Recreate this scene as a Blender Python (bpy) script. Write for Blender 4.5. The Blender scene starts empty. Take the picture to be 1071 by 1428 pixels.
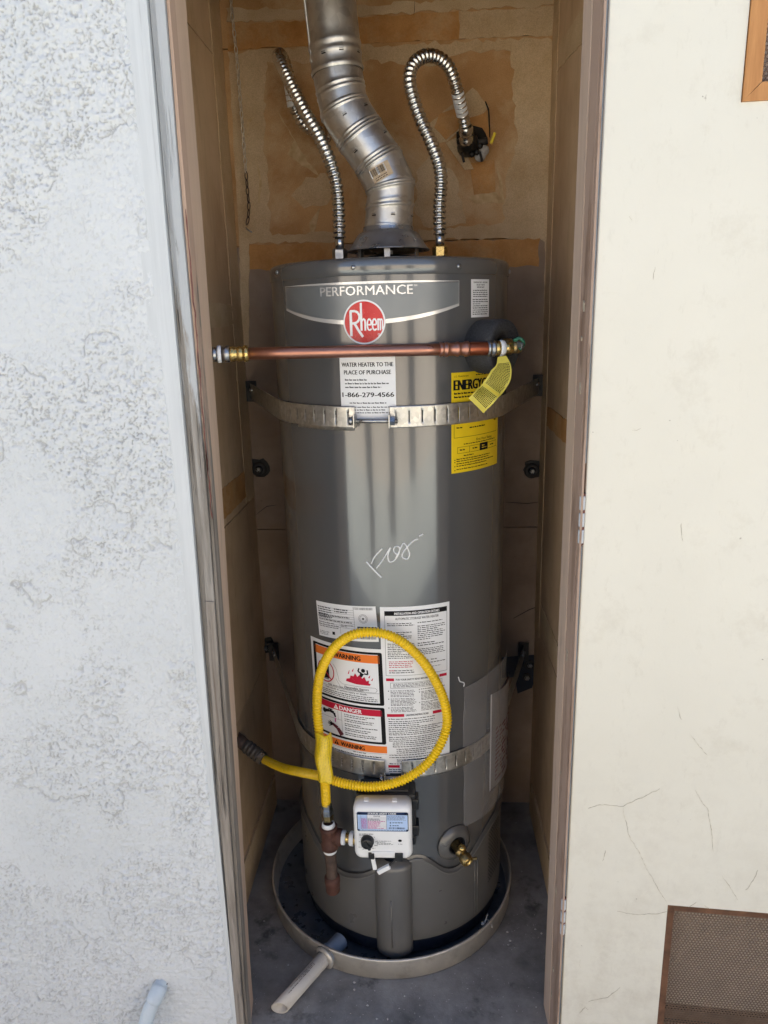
import bpy, bmesh, math, random
import numpy as np
from mathutils import Vector, Matrix
random.seed(7)
RAD = math.radians
scn = bpy.context.scene
COL = scn.collection

# ------------------------------------------------------------------ camera
cam_d = bpy.data.cameras.new("camera")
cam_d.sensor_fit = 'VERTICAL'; cam_d.sensor_height = 36.0; cam_d.lens = 25.714
cam_d.clip_start = 0.02; cam_d.clip_end = 500
cam = bpy.data.objects.new("camera", cam_d); COL.objects.link(cam)
_p, _y, _r = RAD(14.9), RAD(3.3), RAD(1.45)
_f = Vector((-math.sin(_y)*math.cos(_p), math.cos(_y)*math.cos(_p), -math.sin(_p)))
_r0 = Vector((math.cos(_y), math.sin(_y), 0)); _u0 = _r0.cross(_f)
_rr = _r0*math.cos(_r) - _u0*math.sin(_r); _uu = _rr.cross(_f)
_m = Matrix((_rr, _uu, -_f)).transposed().to_4x4(); _m.translation = (0, 0, 1.48)
cam.matrix_world = _m
scn.camera = cam

# ------------------------------------------------------------------ sky, sun, exposure
SUN_EL, SUN_AZ = 56.0, 14.0            # high sun behind the house: the doorway is in open shade
w = bpy.data.worlds.new("World"); scn.world = w; w.use_nodes = True
wn = w.node_tree.nodes; wl = w.node_tree.links
sky = wn.new('ShaderNodeTexSky'); sky.sky_type = 'NISHITA'; sky.sun_disc = False
sky.sun_elevation = RAD(SUN_EL); sky.sun_rotation = RAD(SUN_AZ); sky.dust_density = 2.0; sky.air_density = 0.8
bg = wn['Background']; bg.inputs[1].default_value = 0.11
wl.new(sky.outputs[0], bg.inputs[0])
sd = bpy.data.lights.new("sun", 'SUN'); sd.energy = 5.0; sd.angle = RAD(0.53); sd.color = (1.0, 0.95, 0.87)
sun = bpy.data.objects.new("sun", sd); COL.objects.link(sun)
_sd = Vector((math.sin(RAD(SUN_AZ))*math.cos(RAD(SUN_EL)), math.cos(RAD(SUN_AZ))*math.cos(RAD(SUN_EL)), math.sin(RAD(SUN_EL))))
sun.rotation_euler = _sd.to_track_quat('Z', 'Y').to_euler(); sun.location = (0, 0, 8)
scn.view_settings.view_transform = 'Standard'; scn.view_settings.look = 'None'
scn.view_settings.exposure = 1.5; scn.view_settings.gamma = 1.0
scn.view_settings.use_curve_mapping = False
scn.cycles.max_bounces = 10; scn.cycles.diffuse_bounces = 6; scn.cycles.transparent_max_bounces = 12
scn.cycles.glossy_bounces = 5; scn.cycles.caustics_reflective = False; scn.cycles.caustics_refractive = False

# ------------------------------------------------------------------ materials
def lin(c):
    return tuple(((v/255)/12.92 if v/255 <= .04045 else ((v/255+.055)/1.055)**2.4) for v in c)

class NT:
    """small node-tree writer"""
    def __init__(s, name):
        s.m = bpy.data.materials.new(name); s.m.use_nodes = True
        s.n = s.m.node_tree.nodes; s.l = s.m.node_tree.links
        s.b = s.n['Principled BSDF']; s.tc = s.n.new('ShaderNodeTexCoord')
    def noise(s, scale, detail=4, rough=.55, stretch=None, dist=0., coord=None):
        t = s.n.new('ShaderNodeTexNoise'); t.inputs['Scale'].default_value = scale
        t.inputs['Detail'].default_value = detail; t.inputs['Roughness'].default_value = rough
        t.inputs['Distortion'].default_value = dist
        src = coord or s.tc.outputs['Object']
        if stretch:
            mp = s.n.new('ShaderNodeMapping'); mp.inputs['Scale'].default_value = stretch
            s.l.new(src, mp.inputs['Vector']); src = mp.outputs['Vector']
        s.l.new(src, t.inputs['Vector'])
        return t.outputs['Fac']
    def ramp(s, fac, stops):
        r = s.n.new('ShaderNodeValToRGB'); cr = r.color_ramp
        while len(cr.elements) < len(stops): cr.elements.new(.5)
        for e, (p, c) in zip(cr.elements, stops):
            e.position = p
            e.color = (c, c, c, 1) if isinstance(c, (int, float)) else (*c, 1)
        s.l.new(fac, r.inputs[0]); return r.outputs[0]
    def mix(s, fac, a, b, mode='MIX'):
        x = s.n.new('ShaderNodeMix'); x.data_type = 'RGBA'; x.blend_type = mode
        if isinstance(fac, (int, float)): x.inputs[0].default_value = fac
        else: s.l.new(fac, x.inputs[0])
        for v, i in ((a, 6), (b, 7)):
            if isinstance(v, tuple): x.inputs[i].default_value = (*v, 1)
            else: s.l.new(v, x.inputs[i])
        return x.outputs[2]
    def math(s, op, a, b=None):
        x = s.n.new('ShaderNodeMath'); x.operation = op
        for v, i in ((a, 0), (b, 1)):
            if v is None: continue
            if isinstance(v, (int, float)): x.inputs[i].default_value = v
            else: s.l.new(v, x.inputs[i])
        return x.outputs[0]
    def col(s, c):
        if isinstance(c, tuple): s.b.inputs['Base Color'].default_value = (*c, 1)
        else: s.l.new(c, s.b.inputs['Base Color'])
    def rough(s, v):
        if isinstance(v, (int, float)): s.b.inputs['Roughness'].default_value = v
        else: s.l.new(v, s.b.inputs['Roughness'])
    def bump(s, h, strength=.3, dist=.001):
        b = s.n.new('ShaderNodeBump'); b.inputs['Strength'].default_value = strength
        b.inputs['Distance'].default_value = dist
        s.l.new(h, b.inputs['Height']); s.l.new(b.outputs[0], s.b.inputs['Normal'])
    def set(s, **k):
        for a, v in k.items(): s.b.inputs[a.replace('_', ' ')].default_value = v

def simple(name, c, rough=.5, metal=0., var=.15, scale=25., bump=0., bscale=300., rvar=.12, dirt=None, dirt_amt=.35, dscale=14., spec=.5):
    """plain paint / metal / plastic with broken-up tone and gloss"""
    t = NT(name)
    n = t.noise(scale, 5, .6)
    c1 = tuple(max(0, v*(1-var)) for v in c); c2 = tuple(min(1, v*(1+var)) for v in c)
    k = t.ramp(n, [(.3, c1), (.7, c2)])
    if dirt:
        d = t.noise(dscale, 8, .7)
        k = t.mix(t.ramp(d, [(.52, 0.), (.72, dirt_amt)]), k, dirt)
    t.col(k)
    t.rough(t.ramp(t.noise(scale*2.3, 4), [(.3, max(.03, rough-rvar)), (.7, min(1, rough+rvar))]))
    t.set(Metallic=metal, Specular_IOR_Level=spec)
    if bump: t.bump(t.noise(bscale, 3), bump, .0006)
    return t.m

MAT = {}
def build_materials():
    # kraft-brown drywall paper with skims of joint compound
    t = NT('drywall_paper')
    a = t.ramp(t.noise(5, 8, .62), [(.35, lin((174, 132, 86))), (.65, lin((206, 166, 120)))])
    mud = t.ramp(t.noise(4.1, 10, .7, dist=.3), [(.48, 0.), (.64, .8)])
    a = t.mix(mud, a, lin((214, 188, 152)))
    fine = t.ramp(t.noise(420, 3, .7), [(.35, .82), (.65, 1.06)])
    a = t.mix(1., a, fine, 'MULTIPLY')
    sp = t.ramp(t.noise(90, 2, .5), [(.76, 0.), (.79, .5)])
    a = t.mix(sp, a, lin((70, 50, 35)))
    t.col(a); t.rough(.88); t.bump(t.noise(220, 4, .7), .35, .0008); t.set(Specular_IOR_Level=.2); MAT['drywall'] = t.m
    t = NT('joint_mud')
    a = t.ramp(t.noise(9, 7, .65), [(.3, lin((194, 166, 128))), (.7, lin((222, 199, 164)))])
    a = t.mix(t.ramp(t.noise(500, 2), [(.35, .0), (.7, .35)]), a, lin((120, 98, 76)))
    t.col(a); t.rough(.9); t.bump(t.noise(200, 4, .7), .4, .0008); t.set(Specular_IOR_Level=.2); MAT['mud'] = t.m
    t = NT('orange_tape')
    a = t.ramp(t.noise(14, 7, .6), [(.3, lin((176, 126, 72))), (.7, lin((208, 158, 102)))])
    a = t.mix(t.ramp(t.noise(6, 9, .7), [(.47, 0.), (.62, .8)]), a, lin((200, 168, 126)))
    a = t.mix(t.ramp(t.noise(300, 3, .7), [(.4, 0.), (.7, .3)]), a, lin((140, 100, 62)))
    t.col(a); t.rough(.85); t.bump(t.noise(260, 3), .25, .0006); t.set(Specular_IOR_Level=.25); MAT['tape'] = t.m
    t = NT('side_drywall')
    a = t.ramp(t.noise(4, 7, .6), [(.3, lin((186, 156, 122))), (.7, lin((210, 182, 148)))])
    a = t.mix(t.ramp(t.noise(30, 6, .7, stretch=(1, 1, .25)), [(.5, 0.), (.75, .35)]), a, lin((140, 114, 88)))
    t.col(a); t.rough(.85); t.bump(t.noise(240, 3), .25, .0006); t.set(Specular_IOR_Level=.25); MAT['side'] = t.m
    t = NT('torn_paper'); t.col(t.ramp(t.noise(60, 4), [(.3, lin((180, 150, 108))), (.7, lin((214, 190, 150)))])); t.rough(.9); MAT['torn'] = t.m
    # stucco: cool white paint, dirt and groove shade painted into its pits
    t = NT('stucco_paint')
    a = t.ramp(t.noise(3, 6, .6), [(.3, (.60, .617, .625)), (.7, (.665, .678, .685))])
    at = t.n.new('ShaderNodeAttribute'); at.attribute_name = 'grime_shade'
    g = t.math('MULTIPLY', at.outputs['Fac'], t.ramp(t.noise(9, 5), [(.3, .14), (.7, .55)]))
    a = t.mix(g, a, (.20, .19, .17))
    st = t.ramp(t.noise(7, 6, .7, stretch=(1, 1, .4)), [(.55, 0.), (.8, .22)])
    a = t.mix(st, a, (.52, .50, .45))
    t.col(a); t.rough(.8); t.bump(t.noise(380, 4, .7), .4, .0009); t.set(Specular_IOR_Level=.3); MAT['stucco'] = t.m
    # cream door paint
    t = NT('cream_door_paint')
    a = t.ramp(t.noise(2.2, 6, .6), [(.3, (.70, .662, .565)), (.7, (.75, .715, .62))])
    a = t.mix(t.ramp(t.noise(9, 9, .75), [(.55, 0.), (.80, .45)]), a, (.50, .44, .34))
    a = t.mix(t.ramp(t.noise(60, 6, .75, stretch=(1, 1, .35)), [(.58, 0.), (.75, .28)]), a, (.50, .45, .36))
    sp = t.ramp(t.noise(46, 3, .5), [(.755, 0.), (.775, .75)])
    a = t.mix(sp, a, (.30, .25, .19))
    z = t.n.new('ShaderNodeSeparateXYZ'); t.l.new(t.tc.outputs['Object'], z.inputs[0])
    low = t.ramp(t.math('MULTIPLY', z.outputs[2], .5), [(.02, 1.), (.40, 0.)])       # splash-back soiling near the ground
    sm = t.math('MULTIPLY', low, t.ramp(t.noise(17, 8, .72), [(.45, 0.), (.75, .5)]))
    a = t.mix(sm, a, (.42, .36, .28))
    t.col(a); t.rough(t.ramp(t.noise(12, 5), [(.3, .38), (.7, .58)])); t.bump(t.noise(30, 8, .68), .30, .002); MAT['door'] = t.m
    # woods
    def wood(name, dark, light, grain=(26, 26, 1.2), paint=None, pamt=(.5, .6), rough=.75, crack=0., bs=.5, wearz=False):
        t = NT(name)
        g = t.noise(3.0, 9, .65, stretch=grain, dist=.4)
        a = t.ramp(g, [(.3, dark), (.7, light)])
        h = g
        if crack:
            c = t.noise(5, 6, .6, stretch=(grain[0]*1.6, grain[1]*1.6, 1.1))
            cr = t.ramp(c, [(.30, crack), (.40, 0.)])
            a = t.mix(cr, a, (.05, .042, .034))
            h = t.math('SUBTRACT', g, t.math('MULTIPLY', cr, 1.2))
        if paint:
            p = t.noise(7, 8, .7, stretch=(4, 4, .55))
            if wearz:      # paint survives under the eave and is gone near the ground
                sz = t.n.new('ShaderNodeSeparateXYZ'); t.l.new(t.tc.outputs['Object'], sz.inputs[0])
                p = t.math('SUBTRACT', p, t.math('MULTIPLY', t.math('SUBTRACT', sz.outputs[2], 1.42), .55))
            a = t.mix(t.ramp(p, [(pamt[0], 1.), (pamt[1], 0.)]), a, paint)
        t.col(a); t.rough(rough); t.bump(h, bs, .0015); t.set(Specular_IOR_Level=.3)
        return t.m
    MAT['trim'] = wood('painted_trim', (.55, .565, .57), (.635, .65, .655), crack=.25, rough=.6, bs=.25)
    MAT['weathered'] = wood('weathered_trim', (.16, .135, .11), (.40, .37, .335), crack=.9, paint=(.44, .45, .455), pamt=(.46, .54), wearz=True, bs=.9)
    MAT['grey_wood'] = wood('bare_grey_wood', (.14, .11, .085), (.36, .32, .28), crack=.95, bs=1.)
    MAT['tan_jamb'] = wood('tan_jamb_paint', (.54, .385, .275), (.65, .48, .355), grain=(9, 9, .8), crack=.25, rough=.6, bs=.2)
    MAT['stop_wood'] = wood('door_stop_wood', (.14, .115, .09), (.34, .30, .26), crack=.9, paint=(.50, .35, .26), pamt=(.46, .54), bs=.8, wearz=True)
    MAT['orange_wood'] = wood('orange_primer', (.44, .27, .18), (.56, .37, .26), crack=.5, rough=.7, bs=.4)
    MAT['red_paint'] = simple('old_red_paint', (.15, .05, .038), .6, var=.3, scale=80)
    MAT['light_jamb'] = wood('pale_jamb_paint', (.50, .37, .28), (.60, .46, .36), grain=(9, 9, .7), crack=.3, rough=.6, bs=.3)
    MAT['right_jamb'] = wood('brown_jamb_paint', (.20, .125, .085), (.37, .255, .19), grain=(16, 16, .8), crack=.7, paint=(.40, .285, .22), pamt=(.50, .58), rough=.7, bs=.6)
    MAT['redwood'] = wood('redwood_frame', (.065, .030, .016), (.20, .095, .05), grain=(12, 12, 12), rough=.45, bs=.15)
    MAT['lightwood'] = wood('stained_frame', (.40, .17, .055), (.60, .30, .11), grain=(20, 20, 2), rough=.42, bs=.15)
    # concrete
    t = NT('dark_concrete')
    a = t.ramp(t.noise(7, 10, .68), [(.3, (.135, .128, .12)), (.72, (.42, .40, .375))])
    a = t.mix(t.ramp(t.noise(23, 8, .75), [(.58, 0.), (.75, .7)]), a, (.36, .35, .335))
    a = t.mix(t.ramp(t.noise(9, 6, .65), [(.58, 0.), (.68, .75)]), a, (.05, .048, .046))
    a = t.mix(t.ramp(t.noise(150, 2, .4), [(.755, 0.), (.77, .8)]), a, (.42, .42, .42))
    t.col(a); t.rough(t.ramp(t.noise(30, 5), [(.3, .6), (.7, .9)])); t.bump(t.noise(90, 7, .7), .4, .0016); MAT['floor'] = t.m
    MAT['ground'] = simple('yard_concrete', (.50, .53, .49), .9, var=.15, scale=2, bump=.3, bscale=60)
    MAT['far_wall'] = simple('beige_render', (.74, .63, .51), .9, var=.06, scale=2, bump=.3, bscale=80)
    MAT['soffit'] = simple('soffit_paint', (.62, .60, .55), .8, var=.06)
    # heater
    t = NT('heater_enamel')
    n = t.noise(3, 4)
    t.col(t.ramp(n, [(.3, (.124, .128, .132)), (.7, (.140, .144, .148))]))
    t.rough(t.ramp(t.noise(8, 6, .7), [(.3, .15), (.7, .20)])); t.set(Metallic=.40, Coat_Weight=.55, Coat_Roughness=.05)
    t.bump(t.noise(6, 2, .4, stretch=(1, 1, .35)), .05, .003); MAT['tank'] = t.m
    MAT['tank_low'] = simple('shield_enamel', (.150, .147, .142), .33, .3, var=.08, scale=6, rvar=.06, dirt=(.16, .15, .13), dirt_amt=.25, dscale=20)
    MAT['navy'] = simple('base_shade_plate', (.012, .017, .032), .5, .2, var=.3)  # deep bluish shade painted into the tank base; also the dark bracket plate
    MAT['panel_grey'] = simple('decal_grey', (.21, .225, .23), .34, .3, var=.03, rvar=.03)
    MAT['chrome_ink'] = simple('decal_silver', (.80, .80, .78), .24, .5, var=.02, rvar=.03)
    MAT['red_ink'] = simple('logo_red', (.55, .012, .018), .25, var=.05, rvar=.05)
    MAT['paper'] = simple('label_paper', (.76, .765, .77), .42, var=.03, scale=10, rvar=.06)
    MAT['white_ink'] = simple('white_ink', (.80, .80, .80), .35, var=.02, rvar=.04)
    MAT['black_ink'] = simple('black_ink', (.010, .010, .011), .75, var=.1, spec=.12)
    MAT['grey_ink'] = simple('grey_ink', (.11, .11, .115), .5, var=.2, scale=200, spec=.12)
    MAT['orange_ink'] = simple('orange_ink', (.80, .20, .035), .4, var=.04, spec=.12)
    MAT['crimson_ink'] = simple('crimson_ink', (.50, .015, .045), .4, var=.04, spec=.12)
    MAT['blue_ink'] = simple('blue_ink', (.02, .035, .085), .4, var=.05, spec=.12)
    MAT['blue_tint'] = simple('pale_blue_ink', (.46, .60, .84), .35, var=.03)
    MAT['pink_ink'] = simple('pink_ink', (.55, .10, .34), .4, var=.05, spec=.12)
    MAT['yellow_label'] = simple('yellow_label', (.82, .58, .012), .36, var=.05, rvar=.05)
    MAT['yellow_tag'] = simple('yellow_tag', (.66, .56, .07), .45, var=.1, scale=30)
    MAT['yellow_hose'] = simple('yellow_hose', (.84, .56, .006), .34, var=.08, scale=30, dirt=(.30, .19, .02), dirt_amt=.25)
    # metals
    t = NT('galvanised_duct')
    v = t.n.new('ShaderNodeTexVoronoi'); v.inputs['Scale'].default_value = 60; t.l.new(t.tc.outputs['Object'], v.inputs['Vector'])
    c = t.ramp(v.outputs['Color'], [(.2, (.56, .55, .525)), (.8, (.70, .69, .66))])
    c = t.mix(t.ramp(t.noise(12, 8, .7), [(.5, 0.), (.75, .5)]), c, (.36, .34, .30))
    t.col(c); t.set(Metallic=.95); t.rough(t.ramp(t.noise(26, 6, .65), [(.3, .32), (.7, .50)])); t.bump(t.noise(18, 4), .10, .003); MAT['galv'] = t.m
    t = NT('strap_steel')
    v = t.n.new('ShaderNodeTexVoronoi'); v.inputs['Scale'].default_value = 130; t.l.new(t.tc.outputs['Object'], v.inputs['Vector'])
    t.col(t.ramp(v.outputs['Color'], [(.2, (.46, .455, .43)), (.8, (.60, .59, .56))])); t.set(Metallic=.92)
    t.rough(t.ramp(t.noise(40, 5, .6), [(.3, .28), (.7, .5)])); MAT['strap'] = t.m
    MAT['hood'] = simple('hood_steel', (.36, .37, .385), .34, .75, var=.1, scale=18)
    MAT['stainless'] = simple('stainless', (.66, .65, .62), .24, 1., var=.08, scale=30, rvar=.06)
    MAT['zinc'] = simple('zinc_fitting', (.36, .365, .37), .34, 1., var=.1, scale=40)
    MAT['brass'] = simple('brass', (.58, .42, .16), .3, 1., var=.15, scale=60)
    MAT['dull_brass'] = simple('dull_brass', (.30, .22, .10), .36, .95, var=.25, scale=60)
    t = NT('copper')
    c = t.ramp(t.noise(14, 7, .65, stretch=(.35, 1, 1)), [(.3, (.36, .165, .115)), (.7, (.54, .275, .20))])
    c = t.mix(t.ramp(t.noise(60, 6, .7), [(.6, 0.), (.8, .5)]), c, (.26, .09, .06))
    t.col(c); t.set(Metallic=.95); t.rough(t.ramp(t.noise(40, 6, .7), [(.3, .25), (.7, .45)])); MAT['copper'] = t.m
    MAT['old_copper'] = simple('oxidised_copper', (.30, .09, .045), .38, .9, var=.2, scale=40)
    MAT['rust'] = simple('rusty_iron', (.085, .033, .022), .7, .15, var=.35, scale=45, bump=.4, bscale=260, dirt=(.05, .03, .025))
    MAT['brown_iron'] = simple('brown_iron', (.085, .055, .042), .7, .2, var=.35, scale=60, bump=.4, bscale=260)
    MAT['iron'] = simple('dark_iron', (.05, .047, .045), .6, .5, var=.3, scale=50)
    MAT['black'] = simple('black_plastic', (.012, .012, .013), .38, var=.2)
    MAT['tar'] = simple('black_mastic', (.010, .010, .010), .5, var=.3, bump=.8, bscale=120)
    MAT['foam'] = simple('black_foam', (.035, .036, .040), .85, var=.5, scale=260, bump=.9, bscale=420)
    MAT['teflon'] = simple('white_tape', (.78, .80, .82), .5, var=.04)
    MAT['white_plastic'] = simple('white_housing', (.80, .80, .79), .34, var=.02, rvar=.05)
    MAT['hinge'] = simple('painted_hinge', (.50, .52, .54), .5, var=.12, scale=80)
    MAT['strip'] = simple('grey_weatherstrip', (.34, .40, .45), .45, var=.12, scale=60)
    MAT['pan'] = simple('aluminium_pan', (.58, .55, .50), .46, .55, var=.12, scale=16, rvar=.1, dirt=(.22, .18, .14), dirt_amt=.5, dscale=24)
    MAT['pan_in'] = simple('shaded_pan_floor', (.22, .25, .30), .34, .7, var=.25, scale=12, dirt=(.05, .06, .08), dirt_amt=.6)  # dark blue tone paints deep shade and sky reflection on the pan floor
    MAT['pvc'] = simple('old_pvc', (.56, .52, .46), .5, var=.06, scale=20, dirt=(.30, .26, .21), dirt_amt=.6, dscale=40)
    MAT['pvc_blue'] = simple('grey_pvc', (.30, .36, .45), .45, var=.1)
    MAT['spout'] = simple('painted_spout', (.56, .62, .66), .45, var=.08, scale=30)
    MAT['green'] = simple('green_wire', (.02, .12, .07), .5, var=.3, scale=90)
    MAT['lever'] = simple('dark_lever', (.10, .11, .11), .4, .6, var=.2)
    MAT['yellow_handle'] = simple('yellow_handle', (.72, .55, .02), .4, var=.1)
    MAT['cobweb'] = simple('dusty_fluff', (.45, .44, .43), .9, var=.2, scale=100)
    MAT['sheath'] = simple('brown_sheath', (.10, .09, .08), .55, .2, var=.3, scale=60)
    MAT['chain'] = simple('dull_chain', (.62, .56, .46), .45, .5, var=.3, scale=120)
    MAT['rusty_chain'] = simple('rusty_chain', (.10, .07, .055), .6, .5, var=.3, scale=120)
    MAT['mesh_metal'] = simple('bronze_mesh', (.155, .10, .068), .5, .35, var=.15, scale=30)
    MAT['backing'] = simple('vent_backing', (.60, .53, .45), .8, var=.08)
    MAT['marker'] = simple('paint_marker', (.82, .83, .83), .4, var=.05)
    MAT['crack'] = simple('crack_dirt', (.40, .35, .27), .9, var=.3, scale=90)
    MAT['dark_crack'] = simple('dark_gap', (.018, .014, .011), .9, var=.3)
    MAT['booklet'] = simple('booklet_cover', (.20, .185, .185), .5, var=.1)
    MAT['maroon_ink'] = simple('maroon_ink', (.11, .022, .03), .5, var=.2, spec=.12)
    MAT['barcode_paper'] = simple('brown_sticker', (.52, .40, .27), .6, var=.2, scale=60)
    # clear plastic film
    t = NT('clear_film')
    tr = t.n.new('ShaderNodeBsdfTransparent'); tr.inputs[0].default_value = (.93, .92, .92, 1)
    mx = t.n.new('ShaderNodeMixShader'); lw = t.n.new('ShaderNodeLayerWeight'); lw.inputs[0].default_value = .25
    t.l.new(t.ramp(lw.outputs['Facing'], [(0., .14), (1., .55)]), mx.inputs[0])
    t.col((.55, .54, .54)); t.rough(.14); t.bump(t.noise(14, 5, .62, dist=1.2), .9, .010)
    t.l.new(tr.outputs[0], mx.inputs[1]); t.l.new(t.b.outputs[0], mx.inputs[2])
    t.l.new(mx.outputs[0], t.n['Material Output'].inputs[0]); MAT['film'] = t.m
build_materials()

# ------------------------------------------------------------------ mesh helpers
ORG = {}
def tag(o, label=None, cat=None, group=None, kind=None):
    if label: o['label'] = label
    if cat: o['category'] = cat
    if group: o['group'] = group
    if kind: o['kind'] = kind
    return o
def thing(name, loc, label, cat, group=None):
    o = bpy.data.objects.new(name, None); COL.objects.link(o); o.location = loc
    o.empty_display_size = .05
    ORG[o.name] = Vector(loc)
    return tag(o, label, cat, group)

class B:
    """collects geometry in world coordinates, then links it as one mesh object"""
    def __init__(s): s.v = []; s.f = []; s.sm = []
    def add(s, vs, fs, smooth=True):
        o = len(s.v); s.v += [tuple(p) for p in vs]
        for f in fs: s.f.append([i+o for i in f]); s.sm.append(smooth)
        return s
    def box(s, c, size, rot=None, bev=0.):
        bm = bmesh.new(); bmesh.ops.create_cube(bm, size=1.)
        for v in bm.verts: v.co = Vector((v.co.x*size[0], v.co.y*size[1], v.co.z*size[2]))
        if bev: bmesh.ops.bevel(bm, geom=bm.edges[:], offset=bev, segments=2, profile=.6, affect='EDGES')
        M = (rot.to_matrix() if hasattr(rot, 'to_matrix') else rot) if rot is not None else Matrix.Identity(3)
        vs = [M @ v.co + Vector(c) for v in bm.verts]; bm.verts.index_update()
        s.add(vs, [[v.index for v in f.verts] for f in bm.faces], False); bm.free(); return s
    def loft(s, rings, closed=True, caps=True, smooth=True):
        n = len(rings[0]); vs = [p for r in rings for p in r]; fs = []
        for i in range(len(rings)-1):
            for j in range(n if closed else n-1):
                a = i*n+j; b = i*n+(j+1) % n; fs.append([a, b, b+n, a+n])
        s.add(vs, fs, smooth)
        if caps and closed:
            s.add(rings[0], [list(range(n))[::-1]], False); s.add(rings[-1], [list(range(n))], False)
        return s
    def lathe(s, prof, origin, axis=(0, 0, 1), seg=32, caps=False, smooth=True, a0=0., a1=360.):
        ax = Vector(axis).normalized(); t = Vector((1, 0, 0)) if abs(ax.x) < .9 else Vector((0, 1, 0))
        e1 = (t - ax*t.dot(ax)).normalized(); e2 = ax.cross(e1); O = Vector(origin)
        full = a1-a0 >= 360
        n = seg if full else seg+1
        rings = []
        for r, h in prof:
            rings.append([O + ax*h + (e1*math.cos(RAD(a0+(a1-a0)*k/seg)) + e2*math.sin(RAD(a0+(a1-a0)*k/seg)))*r for k in range(n)])
        return s.loft(rings, full, caps, smooth)
    def tube(s, path, rad, seg=12, caps=True, smooth=True, up=None):
        """sweep; rad is a number or one radius for each point"""
        P = [Vector(p) for p in path]; n = len(P)
        R = [rad]*n if isinstance(rad, (int, float)) else rad
        T = [((P[min(i+1, n-1)]-P[max(i-1, 0)]).normalized()) for i in range(n)]
        u = Vector(up) if up else (Vector((0, 0, 1)) if abs(T[0].z) < .9 else Vector((1, 0, 0)))
        N = (u - T[0]*u.dot(T[0])).normalized(); rings = []
        for i in range(n):
            N = (N - T[i]*N.dot(T[i])).normalized(); Bn = T[i].cross(N)
            rings.append([P[i] + (N*math.cos(2*math.pi*k/seg) + Bn*math.sin(2*math.pi*k/seg))*R[i] for k in range(seg)])
        return s.loft(rings, True, caps, smooth)
    def grid(s, fn, nu, nv, smooth=True, skip=None):
        vs = [fn(i/nu, j/nv) for j in range(nv+1) for i in range(nu+1)]; fs = []
        for j in range(nv):
            for i in range(nu):
                if skip and skip(i, j): continue
                a = j*(nu+1)+i; fs.append([a, a+1, a+nu+2, a+nu+1])
        return s.add(vs, fs, smooth)
    def prism(s, poly, fn0, fn1):
        """outline given twice (front, back) -> closed slab"""
        n = len(poly); f = [fn0(p) for p in poly]; b = [fn1(p) for p in poly]
        s.add(f, [list(range(n))], False); s.add(b, [list(range(n))[::-1]], False)
        s.add(f+b, [[i, i+n, (i+1) % n+n, (i+1) % n] for i in range(n)], False); return s
    def build(s, name, mat, parent=None, solid=0., label=None):
        o0 = ORG[parent.name] if parent else Vector((0, 0, 0))
        me = bpy.data.meshes.new(name)
        me.from_pydata([(p[0]-o0.x, p[1]-o0.y, p[2]-o0.z) for p in s.v], [], s.f)
        me.polygons.foreach_set('use_smooth', s.sm)
        me.materials.append(MAT[mat] if isinstance(mat, str) else mat)
        bm = bmesh.new(); bm.from_mesh(me)
        bmesh.ops.remove_doubles(bm, verts=bm.verts, dist=1e-6)
        bmesh.ops.recalc_face_normals(bm, faces=bm.faces); bm.to_mesh(me); bm.free()
        me.update()
        o = bpy.data.objects.new(name, me); COL.objects.link(o)
        if solid:
            md = o.modifiers.new('thickness', 'SOLIDIFY'); md.thickness = solid; md.offset = 0
        if parent:
            o.parent = parent; ORG[o.name] = o0
        else: ORG[o.name] = Vector((0, 0, 0))
        if label: o['label'] = label
        return o
def dup(o, loc, parent, rot=None):
    c = o.copy(); COL.objects.link(c); c.parent = parent; c.location = loc
    if rot: c.rotation_euler = rot
    return c
def spline(pts, step=.004):
    """Catmull-Rom through points, resampled evenly by length"""
    P = [Vector(p) for p in pts]; P = [P[0]*2-P[1]] + P + [P[-1]*2-P[-2]]; out = []
    for i in range(1, len(P)-2):
        for k in range(24):
            t = k/24; a, b, c, d = P[i-1:i+3]
            out.append(.5*((2*b)+(c-a)*t+(2*a-5*b+4*c-d)*t*t+(3*b-a-3*c+d)*t**3))
    out.append(P[-2]); res = [out[0]]; acc = 0.
    for a, b in zip(out, out[1:]):
        L = (b-a).length
        while L > 1e-9 and acc + L >= step:
            t = (step-acc)/L; a = a.lerp(b, t); res.append(a.copy()); L = (b-a).length; acc = 0.
        acc += L
    if (res[-1]-out[-1]).length > step*.3: res.append(out[-1])
    return res
def corrugated(pts, r_out, r_in, pitch, per=6, seg=20, sharp=1.):
    path = spline(pts, pitch/per); rad = []
    for i in range(len(path)):
        c = .5+.5*math.cos(2*math.pi*i/per)
        rad.append(r_in+(r_out-r_in)*(c**sharp))
    return B().tube(path, rad, seg)
def ragged(poly, amp=.004, step=.012, rnd=random):
    out = []; n = len(poly)
    for i in range(n):
        a = poly[i]; b = poly[(i+1) % n]; L = math.hypot(b[0]-a[0], b[1]-a[1]); k = max(1, int(L/step))
        for j in range(k):
            t = j/k
            out.append((a[0]+(b[0]-a[0])*t+rnd.uniform(-amp, amp), a[1]+(b[1]-a[1])*t+rnd.uniform(-amp, amp)))
    return out
def ribbon2d(pts, wid):
    """polyline -> list of quads (2D)"""
    out = []
    for (x0, y0), (x1, y1), w0, w1 in zip(pts, pts[1:], wid, wid[1:]):
        dx, dy = x1-x0, y1-y0; L = math.hypot(dx, dy) or 1; nx, ny = -dy/L/2, dx/L/2
        out.append([(x0+nx*w0, y0+ny*w0), (x1+nx*w1, y1+ny*w1), (x1-nx*w1, y1-ny*w1), (x0-nx*w0, y0-ny*w0)])
    return out

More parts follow.
